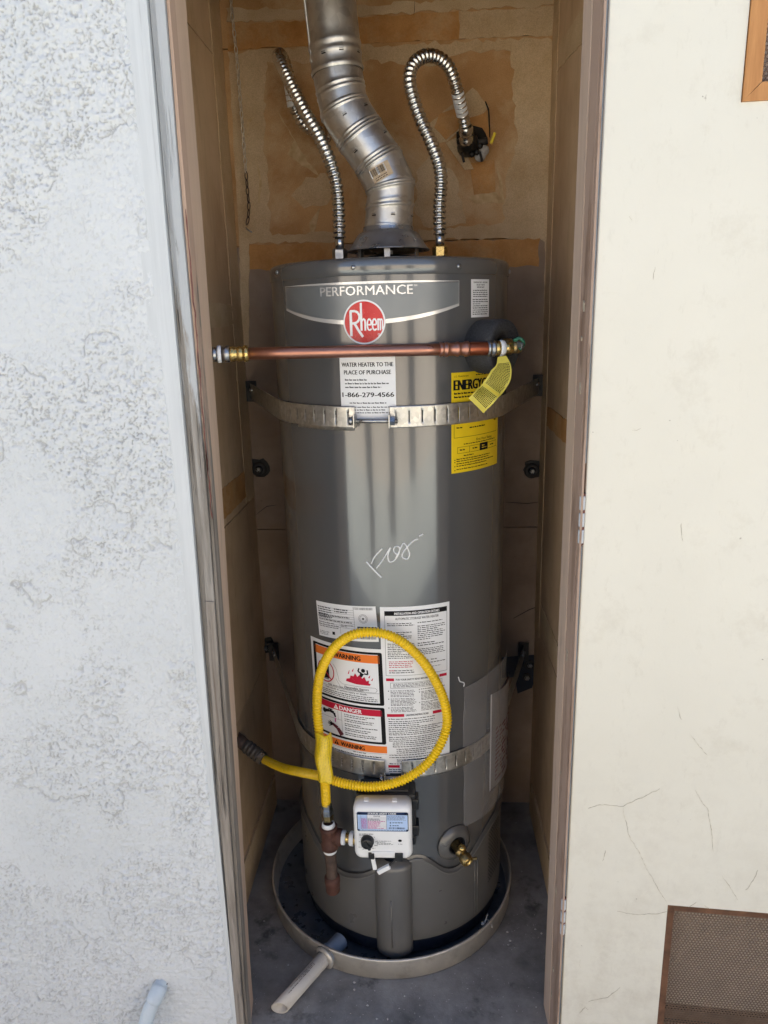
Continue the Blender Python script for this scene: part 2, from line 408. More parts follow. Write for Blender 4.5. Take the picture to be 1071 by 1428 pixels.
# numpy lattice noise for real relief
def lattice(x, y, seed):
    rs = np.random.RandomState(seed); T = rs.rand(256, 256)
    xi = np.floor(x).astype(int); yi = np.floor(y).astype(int); fx = x-xi; fy = y-yi
    fx = fx*fx*(3-2*fx); fy = fy*fy*(3-2*fy)
    g = lambda a, b: T[a & 255, b & 255]
    return (g(xi, yi)*(1-fx)+g(xi+1, yi)*fx)*(1-fy)+(g(xi, yi+1)*(1-fx)+g(xi+1, yi+1)*fx)*fy
def fbm(x, y, s, seed, oc=4):
    t = 0; a = .5; tot = 0
    for k in range(oc):
        t = t+a*lattice(x*s*2**k+k*17.3, y*s*2**k+k*9.1, seed+k); tot += a; a *= .55
    return t/tot
def sstep(a, b, x):
    t = np.clip((x-a)/(b-a), 0, 1); return t*t*(3-2*t)

# ------------------------------------------------------------------ the setting
FY = 1.20        # outer face of the stucco
XL, XR, YB, ZC = -.483, .318, 2.0, 2.5   # closet: side walls, back wall, ceiling
tag(B().box((-.08, 1.63, -.06), (.88, .90, .12)).build('closet_floor', 'floor'), kind='structure')
g = B().grid(lambda u, v: (-30+60*u, -40+56*v, -.13), 8, 8, False).build('ground', 'ground'); tag(g, kind='structure')
tag(B().box((-.5, 1.95, 2.85), (7.0, 1.9, .12)).build('roof', 'soffit'), kind='structure')
tag(B().box((0, -4.4, 1.1), (16, .2, 2.5)).build('boundary_wall', 'far_wall'), kind='structure')
for gx_, gy_, gw_ in ((-1.22, -1.7, .20), (.03, -2.6, .36), (-2.3, -4.2, .5), (2.2, -4.2, .6)):      # invented uprights that streak the enamel with dark reflections; one stands for the viewer
    tag(B().box((gx_, gy_, .92), (gw_, .16, 2.1)).build('streak_blocker', 'iron'), kind='structure')

# stucco wall: dense real relief where it is in view, plain slabs beyond
x0, x1, z0, z1 = -.93, -.405, -.12, 2.12; st = .00155
nx = int((x1-x0)/st); nz = int((z1-z0)/st)
gx, gz = np.meshgrid(np.linspace(0, 1, nx+1), np.linspace(z0, z1, nz+1))
edge = np.interp(gz, [-.12, .09, .61, 1.18, 1.64, 2.12], [-.4115, -.412, -.415, -.421, -.4225, -.4225])
X = x0+(edge-x0)*gx
patch = fbm(X, gz, 6, 31, 4)                       # trowelled smooth patches
cover = sstep(.34, .56, patch)*.58+.42
n1 = fbm(X+.006*fbm(X, gz, 45, 5, 2), gz+.006*fbm(X, gz, 45, 8, 2), 110, 11, 2)
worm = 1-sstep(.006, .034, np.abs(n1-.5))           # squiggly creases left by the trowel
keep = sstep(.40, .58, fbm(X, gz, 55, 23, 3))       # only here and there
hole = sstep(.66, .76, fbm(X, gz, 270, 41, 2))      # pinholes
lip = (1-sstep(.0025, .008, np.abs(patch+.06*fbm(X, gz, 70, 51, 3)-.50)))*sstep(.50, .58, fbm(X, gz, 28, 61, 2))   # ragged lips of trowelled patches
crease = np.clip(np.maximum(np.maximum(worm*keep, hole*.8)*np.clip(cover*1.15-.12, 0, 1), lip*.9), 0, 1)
brush = fbm(X*.12, gz, 170, 71, 2)*sstep(1.0, .2, gz)*sstep(.30, .12, edge-X)
relief = -.0034*crease+.0024*fbm(X, gz, 26, 3, 3)+.0062*cover*fbm(X, gz, 130, 9, 2)+.0030*brush
fade = sstep(0, .006, edge-X)
Yv = FY-(relief+.0004)*fade-.0012*fade
vs = np.stack([X, Yv, gz], -1).reshape(-1, 3)
me = bpy.data.meshes.new('stucco_wall')
ii = (np.arange(nz)[:, None]*(nx+1)+np.arange(nx)[None, :]).reshape(-1)
quads = np.stack([ii, ii+1, ii+nx+2, ii+nx+1], -1)
extra = B()
for c, sz in (((-2.46, FY+.05, 1.3), (3.06, .1, 2.9)), ((2.145, FY+.15, 1.3), (3.6, .1, 2.9)), ((-.06, FY+.05, 2.44), (.84, .1, .62)),
              ((-.665, FY+.065, 2.435), (.53, .07, .63)), ((-.67, FY+.065, 1.0), (.52, .07, 2.24))):
    extra.box(c, sz)
ev = np.array(extra.v); nq = len(quads); n0 = len(vs)
me.from_pydata(np.vstack([vs, ev]).tolist(), [], quads.tolist()+[[i+n0 for i in f] for f in extra.f])
me.polygons.foreach_set('use_smooth', [True]*nq+[False]*len(extra.f))
at = me.attributes.new('grime_shade', 'FLOAT', 'POINT')
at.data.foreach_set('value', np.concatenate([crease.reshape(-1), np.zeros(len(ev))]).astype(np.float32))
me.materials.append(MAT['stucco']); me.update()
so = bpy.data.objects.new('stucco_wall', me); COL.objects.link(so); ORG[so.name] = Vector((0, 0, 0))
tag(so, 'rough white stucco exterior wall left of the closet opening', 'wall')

# ---- closet walls
def slab_xz(poly, yf, th):     # slab hanging on the back wall, face at yf
    return B().prism(poly, lambda p: (p[0], yf, p[1]), lambda p: (p[0], yf+th, p[1]))
def slab_yz(poly, xf, th):
    return B().prism(poly, lambda p: (xf, p[0], p[1]), lambda p: (xf+th, p[0], p[1]))
def rect(a0, b0, a1, b1): return [(a0, b0), (a1, b0), (a1, b1), (a0, b1)]
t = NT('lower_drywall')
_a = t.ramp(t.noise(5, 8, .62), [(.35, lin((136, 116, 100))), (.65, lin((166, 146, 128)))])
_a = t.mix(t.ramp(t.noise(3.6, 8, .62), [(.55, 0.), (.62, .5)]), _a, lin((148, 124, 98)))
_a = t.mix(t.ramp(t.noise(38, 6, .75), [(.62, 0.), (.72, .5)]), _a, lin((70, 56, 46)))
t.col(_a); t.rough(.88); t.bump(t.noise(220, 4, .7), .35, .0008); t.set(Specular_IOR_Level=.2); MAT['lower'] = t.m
bw = B().box((-.08, YB+.045, 1.2), (1.0, .05, 2.6)).build('back_wall', 'drywall')
tag(bw, 'tan unpainted drywall at the back of the closet behind the heater', 'wall')
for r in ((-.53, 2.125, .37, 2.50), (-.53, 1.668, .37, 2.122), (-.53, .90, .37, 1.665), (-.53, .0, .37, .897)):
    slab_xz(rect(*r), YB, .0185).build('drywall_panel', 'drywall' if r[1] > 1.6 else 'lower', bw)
rs = random.Random(3)
def tape(poly_px, mat, th, name='tape_strip', amp=.0025):
    slab_xz(ragged(poly_px, amp, .014, rs), YB-th, th+.002).build(name, mat, bw)
tape([(-0.4646,2.1765),(-0.2559,2.1769),(-0.2585,2.1235),(-0.4692,2.1196)], 'tape', .0016)
tape([(-0.1568,2.1788),(0.0939,2.1802),(0.094,2.1213),(-0.1588,2.1225)], 'tape', .0016)
tape([(0.0939,2.1802),(0.3171,2.1797),(0.3191,2.1212),(0.094,2.1213)], 'mud', .0013)
tape([(-0.4617,2.213),(-0.267,2.1986),(-0.2645,2.1788),(-0.4643,2.1796)], 'mud', .0021, 'mud_skim', .005)
tape([(-0.156,2.2029),(0.1953,2.2057),(0.3192,2.215),(0.3204,2.1825),(0.0939,2.1817),(-0.1567,2.1818)], 'mud', .0021, 'mud_skim', .005)
tape([(-0.466,2.1148),(-0.2534,2.1202),(-0.2552,2.0845),(-0.3749,2.0956),(-0.3945,1.9102),(-0.3868,1.6893),(-0.4536,1.6772)], 'mud', .0012, 'mud_skim', .006)
tape([(-0.1485,2.1174),(0.3159,2.1168),(0.328,1.6595),(0.2043,1.6718),(0.2107,1.8235),(0.2394,1.8879),(0.2178,2.0903),(0.1113,2.0977),(0.0247,2.0672),(-0.1495,2.0866)], 'mud', .0011, 'mud_skim', .006)
tape([(-0.4541,1.6701),(-0.2007,1.6698),(-0.203,1.6099),(-0.453,1.6079)], 'tape', .0017)
tape([(-0.0062,1.6659),(0.2989,1.6638),(0.2972,1.5978),(-0.007,1.601)], 'tape', .0017)
tape([(-0.4564,1.6913),(-0.1996,1.6976),(-0.2006,1.6733),(-0.4539,1.6737)], 'mud', .0022, 'mud_skim', .004)
tape([(-0.0059,1.6918),(0.1857,1.7032),(0.3053,1.6894),(0.306,1.6671),(-0.0062,1.6693)], 'mud', .0022, 'mud_skim', .004)
tape([(0.0231,1.871),(0.0802,1.8278),(0.1166,1.7053),(0.0217,1.6979),(-0.0183,1.73),(-0.0133,1.831)], 'mud', .0013, 'mud_skim', .006)
tape([(-0.2954,1.8236),(-0.24,1.8335),(-0.2176,1.8009),(-0.2432,1.7626),(-0.2988,1.7593),(-0.329,1.7824)], 'mud', .0012, 'mud_skim', .006)
tape([(-0.3603,1.9904),(-0.301,1.8905),(-0.2584,1.8308),(-0.285,1.8484),(-0.3378,1.8835),(-0.3178,1.9157)], 'torn', .0018, 'torn_paper', .003)
tape([(-0.4317,2.0251),(-0.4165,2.0117),(-0.4217,2.0135),(-0.4303,2.0203)], 'torn', .0016, 'torn_paper', .001)
tape([(-0.4344,1.964),(-0.412,1.9729),(-0.4276,1.9572),(-0.433,1.9329),(-0.4358,1.9445)], 'torn', .0016, 'torn_paper', .001)
tape([(-0.4156,1.8695),(-0.4069,1.8357),(-0.407,1.807),(-0.4151,1.7698),(-0.4187,1.7716),(-0.4126,1.8072),(-0.4123,1.8376)], 'torn', .0016, 'torn_paper', .0012)
tape([(-0.2878,1.7211),(-0.2583,1.7546),(-0.2736,1.7068),(-0.2881,1.6776)], 'torn', .0015, 'torn_paper', .001)
# hacked-out hole with loose squares of drywall round the cold-water stub
tape([(0.0094,1.9317),(0.129,2.0164),(0.1678,1.9739),(0.1505,1.9555),(0.1032,1.9316),(0.066,1.8973),(0.0446,1.8948)], 'mud', .0030, 'drywall_scrap', .002)
tape([(0.045,1.9593),(0.0943,1.9735),(0.1119,1.9409),(0.0625,1.9007),(0.0342,1.9308)], 'tape', .0062, 'drywall_scrap', .001)
tape([(0.1207,1.9486),(0.161,1.9583),(0.1724,1.8903),(0.1335,1.8819)], 'tape', .0062, 'drywall_scrap', .001)
tape([(0.0624,1.8942),(0.0944,1.9093),(0.1303,1.8328),(0.1089,1.8302)], 'mud', .0050, 'drywall_scrap', .001)
tape([(0.1213,1.8463),(0.1835,1.854),(0.1864,1.7777),(0.1325,1.7727)], 'tape', .0028, 'drywall_scrap', .0012)
tape([(0.1163,1.7682),(0.1325,1.7727),(0.1864,1.7777),(0.1991,1.7672),(0.1872,1.8408),(0.206,1.7871),(0.2101,1.7534),(0.1345,1.7524)], 'torn', .0020, 'torn_paper', .002)
tape([(0.0873,1.916),(0.1155,1.9343),(0.1508,1.9266),(0.1652,1.897),(0.1514,1.8682),(0.1123,1.863),(0.0909,1.8834)], 'dark_crack', .0070, 'wall_hole', .003)
tape([(0.159,1.9837),(0.1679,1.966),(0.1713,1.9033),(0.1687,1.9034),(0.1653,1.9629),(0.1572,1.9822)], 'dark_crack', .0067, 'crack', .0006)
for px in ([(-0.0117,2.2057),(-0.012,2.1877),(-0.0138,2.1758)], [(0.2261,0.9723),(0.2859,0.9675),(0.3195,0.9713)], [(-0.4891,0.9382),(-0.4498,0.9675),(-0.4206,0.9714)], [(0.2553,0.6221),(0.3002,0.649),(0.3288,0.66)]):
    bb = B()
    for q in ribbon2d(px, [.0004]+[.0013]*(len(px)-2)+[.0003]): bb.prism(q, lambda p: (p[0], YB-.0026, p[1]), lambda p: (p[0], YB+.001, p[1]))
    bb.build('crack', 'dark_crack', bw)
for poly in ([(-0.468,2.0899),(-0.4448,2.0889),(-0.4489,1.6647),(-0.4714,1.3811),(-0.4898,1.3719),(-0.4753,1.6655)], [(0.3129,2.1048),(0.3296,2.1117),(0.3322,1.6421),(0.3354,1.093),(0.3198,1.0933),(0.314,1.6427)]):
    tape(poly, 'mud', .0026, 'corner_tape', .0015)

def side_wall(name, xw, sgn, label, segs):
    o = B().box((xw+sgn*.035, 1.66, 1.2), (.04, .74, 2.6)).build(name, 'side')
    tag(o, label, 'wall')
    for a, b in segs: slab_yz(rect(1.29, a, YB-.001, b), xw, sgn*.0145).build('drywall_panel', 'side', o)
    return o
lw_ = side_wall('side_wall', XL, -1, 'tan drywall side wall just inside the left jamb', ((2.085, 2.5), (1.0, 2.082), (.49, .997), (0, .487)))
rw_ = side_wall('side_wall', XR, 1, 'brown drywall side wall just inside the right jamb', ((2.02, 2.5), (1.22, 2.017), (.62, 1.217), (0, .617)))
def stape(o, xw, sgn, poly, mat, th, name='tape_strip', amp=.002):
    slab_yz(ragged(poly, amp, .014, rs), xw-sgn*th, sgn*(th+.001)).build(name, mat, o)
stape(lw_, XL, -1, [(1.90, 1.0), (1.998, 1.0), (1.998, 2.5), (1.90, 2.5)], 'mud', .0014, 'corner_tape', .004)
stape(lw_, XL, -1, [(1.30, 1.02), (1.9, 1.02), (1.9, 1.09), (1.30, 1.10)], 'tape', .0014)
stape(lw_, XL, -1, [(1.30, 1.46), (1.9, 1.47), (1.9, 1.52), (1.30, 1.525)], 'mud', .0014)
stape(lw_, XL, -1, [(1.32, .50), (1.52, .56), (1.62, .62), (1.60, .50), (1.40, .45)], 'mud', .0016, 'mud_skim')
stape(lw_, XL, -1, [(1.32, .0), (1.98, .0), (1.98, .10), (1.32, .13)], 'mud', .0060, 'base_strip')
stape(rw_, XR, 1, [(1.92, 0.6), (1.998, 0.6), (1.998, 2.5), (1.92, 2.5)], 'mud', .0014, 'corner_tape', .003)
stape(rw_, XR, 1, [(1.30, 1.95), (1.9, 2.02), (1.9, 2.07), (1.30, 2.03)], 'mud', .0016)
stape(rw_, XR, 1, [(1.30, 1.19), (1.9, 1.20), (1.9, 1.25), (1.30, 1.245)], 'tape', .0016)
stape(rw_, XR, 1, [(1.36, .62), (1.9, .66), (1.9, .71), (1.36, .70)], 'mud', .0018)
stape(rw_, XR, 1, [(1.32, .0), (1.96, .0), (1.96, .10), (1.32, .12)], 'mud', .0060, 'base_strip')
tag(B().box((-.08, 1.66, ZC+.03), (.9, .74, .05)).build('closet_ceiling', 'drywall'), kind='structure')

# ---- door frame: jambs lofted because the old frame is out of plumb
fr = thing('door_frame', (-.06, FY, 0), 'weathered wooden door frame with tan jambs around the closet opening', 'door frame')
ZS = [-.12, .095, .615, 1.18, 1.64, 1.93, 2.10]
def strip(name, mat, xa, xb, ya, yb):
    """upright timber whose left/right edges follow the leaning frame"""
    rings = []
    for z in np.linspace(ZS[0], ZS[-1], 40):
        a = np.interp(z, ZS, xa); b = np.interp(z, ZS, xb); j = rs.uniform(-.0005, .0005)
        rings.append([(a, ya+j, z), (b, ya+j, z), (b, yb, z), (a, yb, z)])
    return B().loft(rings, True, True, False).build(name, mat, fr)
E0 = [-.412, -.412, -.415, -.421, -.422, -.422, -.422]
E1 = [-.408, -.408, -.408, -.400, -.398, -.395, -.394]
E2 = [-.392, -.392, -.383, -.372, -.372, -.369, -.368]
Em = [(a+b)/2 for a, b in zip(E1, E2)]
E3 = [-.3865, -.3865, -.3755, -.3665, -.365, -.3635, -.363]
E4 = [-.399, -.398, -.385, -.372, -.367, -.365, -.364]
strip('casing', 'trim', [e-.02 for e in E0], E1, FY-.004, FY+.03)
strip('casing_bead', 'weathered', [e+.0012 for e in E1], [e-.002 for e in Em], FY+.006, FY+.03)
strip('casing_bead', 'weathered', [e-.001 for e in Em], E2, FY-.002, FY+.03)
strip('door_stop', 'stop_wood', [e+.001 for e in E2], [e+.0 for e in E3], FY+.004, FY+.031)
sl = []
for z in np.linspace(ZS[0], ZS[-1], 30):
    a = np.interp(z, ZS, E3); b = np.interp(z, ZS, E4); sl.append([(a-.06, FY+.033, z), (a, FY+.012, z), (b, FY+.094, z), (a-.08, FY+.094, z)])
B().loft(sl, True, True, False).build('jamb', 'tan_jamb', fr)
gl = []
for z in np.linspace(.0, 1.0, 14):
    a = np.interp(z, ZS, E2); b = np.interp(z, ZS, E3); gl.append([(a-.016, FY-.0045, z), (a+.0005, FY-.0045, z), (a+.0005, FY+.0, z), (a-.016, FY, z)])
B().loft(gl, True, True, False).build('bare_wood_strip', 'grey_wood', fr)
for zz, hh in ((1.52, .13), (1.33, .10), (1.21, .06)):
    pts = [(np.interp(z, ZS, E3)-.0012+rs.uniform(-.001, .001), z) for z in np.linspace(zz-hh, zz+hh, 16)]
    bb = B()
    for q in ribbon2d(pts, [.0004]+[rs.uniform(.0009, .0024) for _ in range(14)]+[.0004]): bb.prism(q, lambda p: (p[0], FY+.0028, p[1]), lambda p: (p[0], FY+.0055, p[1]))
    bb.build('paint_chip', 'red_paint', fr)
# right jamb, stop and weatherstrip
sl = []; s2 = []
for z in np.linspace(ZS[0], ZS[-1], 60):
    j_ = rs.uniform(-.0004, .0004)
    s2.append([(.2578+j_, FY+.004, z), (.2545+j_, FY+.044, z), (.262, FY+.046, z), (.34, FY+.046, z), (.34, FY+.004, z)])
    sl.append([(.2532, FY+.047, z), (.2515, FY+.10, z), (.34, FY+.10, z), (.34, FY+.047, z)])
B().loft(sl, True, True, False).build('jamb', 'light_jamb', fr)
B().loft(s2, True, True, False).build('jamb_edge', 'right_jamb', fr)
B().box((.2602, FY-.002, .99), (.0035, .02, 2.2)).build('door_stop', 'right_jamb', fr)
B().box((.2655, FY+.002, 1.68), (.0055, .010, .88), bev=.0015).build('weatherstrip', 'strip', fr)
B().box((.2655, FY+.002, .54), (.0055, .010, 1.12), bev=.0015).build('weatherstrip', 'strip', fr)
B().box((-.06, FY+.05, 2.12), (.80, .11, .04)).build('head_jamb', 'tan_jamb', fr)
for z in (.10, .17, .36, .63, .88, 1.36, 1.44, 1.49):   # scuffs and chips down the right jamb
    y_ = FY+.030+rs.uniform(-.010, .012); hz = rs.uniform(.004, .013)
    slab_yz(ragged([(y_-.002, z-hz), (y_+.003, z-hz*.3), (y_+.002, z+hz), (y_-.003, z+hz*.4)], .0012, .004, rs), .2545, .004).build('paint_chip', 'crack', fr)

# ---- the open door, swung right round past square
DA = RAD(-5.0)   # its free edge stands nearer the camera
HX, HY = .268, FY-.008
def D(u, v, off=0.):     # u along the door from the hinge, v height, off towards the camera
    return (HX+u*math.cos(DA)+off*math.sin(DA), HY+u*math.sin(DA)-off*math.cos(DA), v)
dr = thing('door', (HX, HY, 0), 'cream painted closet door standing open with two screened vents', 'door')
V1 = (.186, .07, .50, .388); V2 = (.187, 1.762, .50, 2.06); DW = .66; DH0, DH1 = .02, 2.09
def slab_d(name, mat, u0, v0, u1, v1, o0, o1, parent, bev=0.):
    c = Vector(D((u0+u1)/2, (v0+v1)/2, (o0+o1)/2)); rot = Matrix.Rotation(DA, 3, 'Z')
    return B().box(c, (abs(u1-u0), abs(o1-o0), abs(v1-v0)), rot, bev).build(name, mat, parent)
bb = B(); rot = Matrix.Rotation(DA, 3, 'Z')
for u0, v0, u1, v1 in ((0, DH0, V1[0], DH1), (V1[2], DH0, DW, DH1), (V1[0], DH0, V1[2], V1[1]), (V1[0], V1[3], V1[2], V2[1]), (V1[0], V2[3], V1[2], DH1)):
    n = 1
    bb.box(D((u0+u1)/2, (v0+v1)/2, -.0175), (u1-u0, .035, v1-v0), rot)
# round the visible hinge-side edge
bb.build('slab', 'door', dr)
B().tube([D(.0005, DH0, -.003), D(.0005, DH1, -.003)], .003, 8).build('edge_bead', 'door', dr)
def vent(V, matf, lw):
    u0, v0, u1, v1 = V
    vt = slab_d('vent_backing', 'backing', u0, v0, u1, v1, -.034, -.030, dr)
    g_ = .0003; fo_ = .003 if lw > .02 else -.002
    for pl_ in ([(u0, v0), (u0, v1), (u0+lw, v1-lw), (u0+lw, v0+lw)], [(u1, v0), (u1-lw, v0+lw), (u1-lw, v1-lw), (u1, v1)],
                [(u0, v1), (u1, v1), (u1-lw, v1-lw), (u0+lw, v1-lw)], [(u0, v0), (u0+lw, v0+lw), (u1-lw, v0+lw), (u1, v0)]):
        cu_ = sum(p[0] for p in pl_)/4; cv_ = sum(p[1] for p in pl_)/4
        q_ = [(p[0]+(g_ if p[0] < cu_ else -g_), p[1]+(g_ if p[1] < cv_ else -g_)) for p in pl_]
        B().prism(q_, lambda p: D(p[0], p[1], fo_), lambda p: D(p[0], p[1], -.018)).build('vent_frame', matf, vt)     # mitred at the corners
    # expanded-metal screen: staggered strands
    px_, pz_ = .0062, .0054; s = B(); r = .00085
    a0, b0, a1, b1 = u0+lw, v0+lw, u1-lw, v1-lw
    nu = int((a1-a0)/px_); nv = int((b1-b0)/pz_)
    for j in range(nv):
        for i in range(nu):
            cu = a0+(i+.5+(.5 if j % 2 else 0))*px_; cv = b0+(j+.5)*pz_
            if cu+px_/2 > a1: continue
            o = [D(cu+px_*.56*math.cos(k*math.pi/3+math.pi/6), cv+pz_*.66*math.sin(k*math.pi/3+math.pi/6), -.012) for k in range(6)]
            q = [D(cu+px_*.33*math.cos(k*math.pi/3+math.pi/6), cv+pz_*.36*math.sin(k*math.pi/3+math.pi/6), -.0125) for k in range(6)]
            s.add(o+q, [[k, (k+1) % 6, (k+1) % 6+6, k+6] for k in range(6)], False)
    m = s.build('wire_screen', 'mesh_metal', vt); m['kind'] = 'stuff'
    return vt
vlow = vent(V1, 'redwood', .0135); vup = vent(V2, 'lightwood', .024)
slab_d('vent_louver', 'mesh_metal', V1[0]+.012, .100, V1[2]-.012, .122, -.030, -.016, vlow)
slab_d('vent_louver', 'black', V1[0]+.012, .088, V1[2]-.012, .099, -.030, -.018, vlow)
# three-knuckle hinges
for zc in (1.145, .34):
    h = B()
    h.lathe([(.0001, -.046), (.0030, -.046), (.0030, .046), (.0001, .046)], (HX-.0065, HY+.001, zc), seg=10)
    hh = h.build('hinge', 'red_paint', dr)
    for k in (-1, 0, 1):
        B().lathe([(0.0001, 0), (.0042, 0), (.0048, .0015), (.0048, .0215), (.0042, .023), (.0001, .023)], (HX-.0065, HY+.001, zc-.0115+k*.029), seg=14).build('knuckle', 'hinge', hh)
    B().box((HX-.003, HY+.007, zc), (.003, .012, .088)).build('hinge_leaf', 'red_paint', hh)
# paint cracks and gouges on the door face
def door_crack(pts, w0=.0007, mat='crack', name='paint_crack'):
    s = B(); P = []
    wob = 0.
    for a, b in zip(pts, pts[1:]):
        L = math.hypot(b[0]-a[0], b[1]-a[1]); k = max(1, int(L/.004)); nx_, nz_ = -(b[1]-a[1])/L, (b[0]-a[0])/L
        for i in range(k):
            wob = wob*.8+rs.uniform(-.0011, .0011); P.append((a[0]+(b[0]-a[0])*i/k+nx_*wob, a[1]+(b[1]-a[1])*i/k+nz_*wob))
    P.append(pts[-1])
    wd = [w0*max(.04, rs.uniform(-.4, 1.2)) for _ in P]; wd[0] = wd[-1] = w0*.15
    for q in ribbon2d(P, wd): s.prism(q, lambda p: D(p[0], p[1], .0006), lambda p: D(p[0], p[1], -.002))
    s.build(name, mat, dr)
for c in ([(0.4223,0.6401),(0.3842,0.6155),(0.3569,0.5969),(0.3141,0.5963),(0.2975,0.5884)],[(0.3596,0.5939),(0.3766,0.5291),(0.4002,0.4884),(0.4245,0.4408),(0.452,0.3925)],[(0.4821,0.6409),(0.5068,0.6051),(0.5206,0.5502),(0.525,0.516)],[(0.5454,0.4626),(0.5658,0.4277),(0.5778,0.4117)],[(0.6062,0.4813),(0.5973,0.4541),(0.5886,0.4362)],[(0.4534,0.3727),(0.4339,0.3639),(0.4005,0.3598),(0.3624,0.3638)],[(0.3783,0.1817),(0.3545,0.1558),(0.3187,0.1384)],[(0.4925,0.3868),(0.5047,0.4003)],[(0.5199,0.3941),(0.5297,0.3877)],[(0.42,1.1413),(0.4259,1.1104)],[(0.4388,0.8071),(0.4494,0.7818)],[(0.334,1.2965),(0.3408,1.2952),(0.3473,1.2985)],[(0.3361,1.2987),(0.3398,1.2941)],[(0.4668,0.7505),(0.4973,0.7147)],[(0.3335,0.4999),(0.3294,0.4759)],[(0.2986,0.2409),(0.2994,0.2216)],[(0.3031,0.1069),(0.3136,0.1255),(0.3196,0.1184)],[(0.3098,1.6174),(0.3144,1.6113)],[(0.3536,1.5434),(0.3506,1.525)]):
    door_crack([(x-HX, z) for x, z in c])

# ------------------------------------------------------------------ lettering and printed sheets
_gl = {}
def glyphs(txt, bold=0.):
    """outline of a text line as 2D triangles/polygons, height 1 = capital height"""
    key = (txt, bold)
    if key in _gl: return _gl[key]
    cu = bpy.data.curves.new('lettering', 'FONT'); cu.body = txt; cu.size = 1.; cu.resolution_u = 2; cu.fill_mode = 'FRONT'; cu.offset = bold
    ob = bpy.data.objects.new('lettering', cu); COL.objects.link(ob)
    dg = bpy.context.evaluated_depsgraph_get(); me = ob.evaluated_get(dg).to_mesh()
    v = [(p.co.x, p.co.y) for p in me.vertices]; f = [list(p.vertices) for p in me.polygons]
    ob.evaluated_get(dg).to_mesh_clear(); bpy.data.objects.remove(ob); bpy.data.curves.remove(cu)
    xs = [p[0] for p in v] or [0]; x0 = min(xs); cap = .69
    v = [((x-x0)/cap, y/cap) for x, y in v]
    _gl[key] = (v, f, max(p[0] for p in v) if v else 0); return _gl[key]

class Print:
    """a printed sheet; u (right) and v (down) in metres, mapped to a surface by fn(u, v, lift)"""
    def __init__(s, w, h, fn, rnd=0): s.w, s.h, s.fn, s.k, s.r = w, h, fn, {}, random.Random(rnd)
    def b(s, ink): return s.k.setdefault(ink, B())
    def poly(s, pts, ink, lay=1):
        """convex patch, cut into narrow upright slices so that it follows a curved surface"""
        us = [p[0] for p in pts]; a, b = min(us), max(us); n = max(1, int((b-a)/.007)) if s.w < 5 else 1
        for k in range(n):
            q = list(pts); lo = a+(b-a)*k/n; hi = a+(b-a)*(k+1)/n
            if n > 1:
                for lim, sg in ((lo, 1), (hi, -1)):
                    o = []
                    for i in range(len(q)):
                        p0, p1 = q[i-1], q[i]; d0, d1 = (p0[0]-lim)*sg, (p1[0]-lim)*sg
                        if (d0 >= 0) != (d1 >= 0):
                            t = d0/(d0-d1); o.append((p0[0]+(p1[0]-p0[0])*t, p0[1]+(p1[1]-p0[1])*t))
                        if d1 >= 0: o.append(p1)
                    q = o
            if len(q) > 2: s.b(ink).add([s.fn(u, v, .0003+.00025*lay) for u, v in q], [list(range(len(q)))], False)
    def rect(s, u0, v0, u1, v1, ink, lay=1):
        n = max(1, int(abs(u1-u0)/.012)); f = lambda a, c: s.fn(u0+(u1-u0)*a, v0+(v1-v0)*c, .0003+.00025*lay)
        s.b(ink).grid(f, n, 1, True)
    def frame(s, u0, v0, u1, v1, t, ink, lay=1):
        s.rect(u0, v0, u1, v0+t, ink, lay); s.rect(u0, v1-t, u1, v1, ink, lay)
        s.rect(u0, v0+t, u0+t, v1-t, ink, lay); s.rect(u1-t, v0+t, u1, v1-t, ink, lay)
    def text(s, t, u, v, h, ink='black_ink', align='L', bold=.02, sx=1., lay=1, width=None):
        V, F, W = glyphs(t)
        if width: sx = width/(W*h)
        W = W*h*sx; u0 = u-(W/2 if align == 'C' else W if align == 'R' else 0)
        for k, dx in enumerate((0, -1, 1) if bold > .005 else (0,)):     # weight by overprinting
            s.b(ink).add([s.fn(u0+x*h*sx+dx*bold*h*1.3, v-y*h, .0003+.00025*lay+k*.00002) for x, y in V], F, False)
    def para(s, u0, v0, u1, v1, n, ink='grey_ink', lay=1, fill=.55, ragged=.15, word=.007):
        """rows of print too small to read"""
        st = (v1-v0)/n
        for k in range(n):
            v = v0+k*st; u = u0; end = u1-(u1-u0)*(s.r.random()*ragged if s.r.random() > .25 else s.r.random()*.6)
            while u < end:
                L = word*s.r.uniform(.35, 1.3); e = min(u+L, end); d = st*fill
                # a word: x-height bar with a few ascenders
                s.rect(u, v+st*.22, e, v+st*.22+d*.75, ink, lay)
                if s.r.random() < .6: s.rect(u, v+st*.05, u+min(L, e-u)*.25, v+st*.22, ink, lay)
                u = e+word*.22
    def stroke(s, pts, w, ink, lay=1):
        for q in ribbon2d(pts, [w]*len(pts) if isinstance(w, (int, float)) else w): s.poly(q, ink, lay)
    def disc(s, u, v, ru, rv, ink, lay=1, n=40, inner=0.):
        P = [(u+ru*math.cos(2*math.pi*k/n), v+rv*math.sin(2*math.pi*k/n)) for k in range(n)]
        if inner:
            Q = [(u+(x-u)*inner, v+(y-v)*inner) for x, y in P]
            for k in range(n): s.poly([P[k], P[(k+1) % n], Q[(k+1) % n], Q[k]], ink, lay)
        else:
            for k in range(n): s.poly([(u, v), P[k], P[(k+1) % n]], ink, lay)
    def sheet(s, name, mat, parent, label=None, nu=24, nv=4, corner=0.):
        def f(a, c): return s.fn(a*s.w, c*s.h, .0003)
        o = B().grid(f, nu, nv, True).build(name, mat, parent, label=label)
        s.inks(o); return o
    def inks(s, parent):
        for ink, bb in s.k.items(): tag(bb.build('print', ink, parent), kind='stuff')

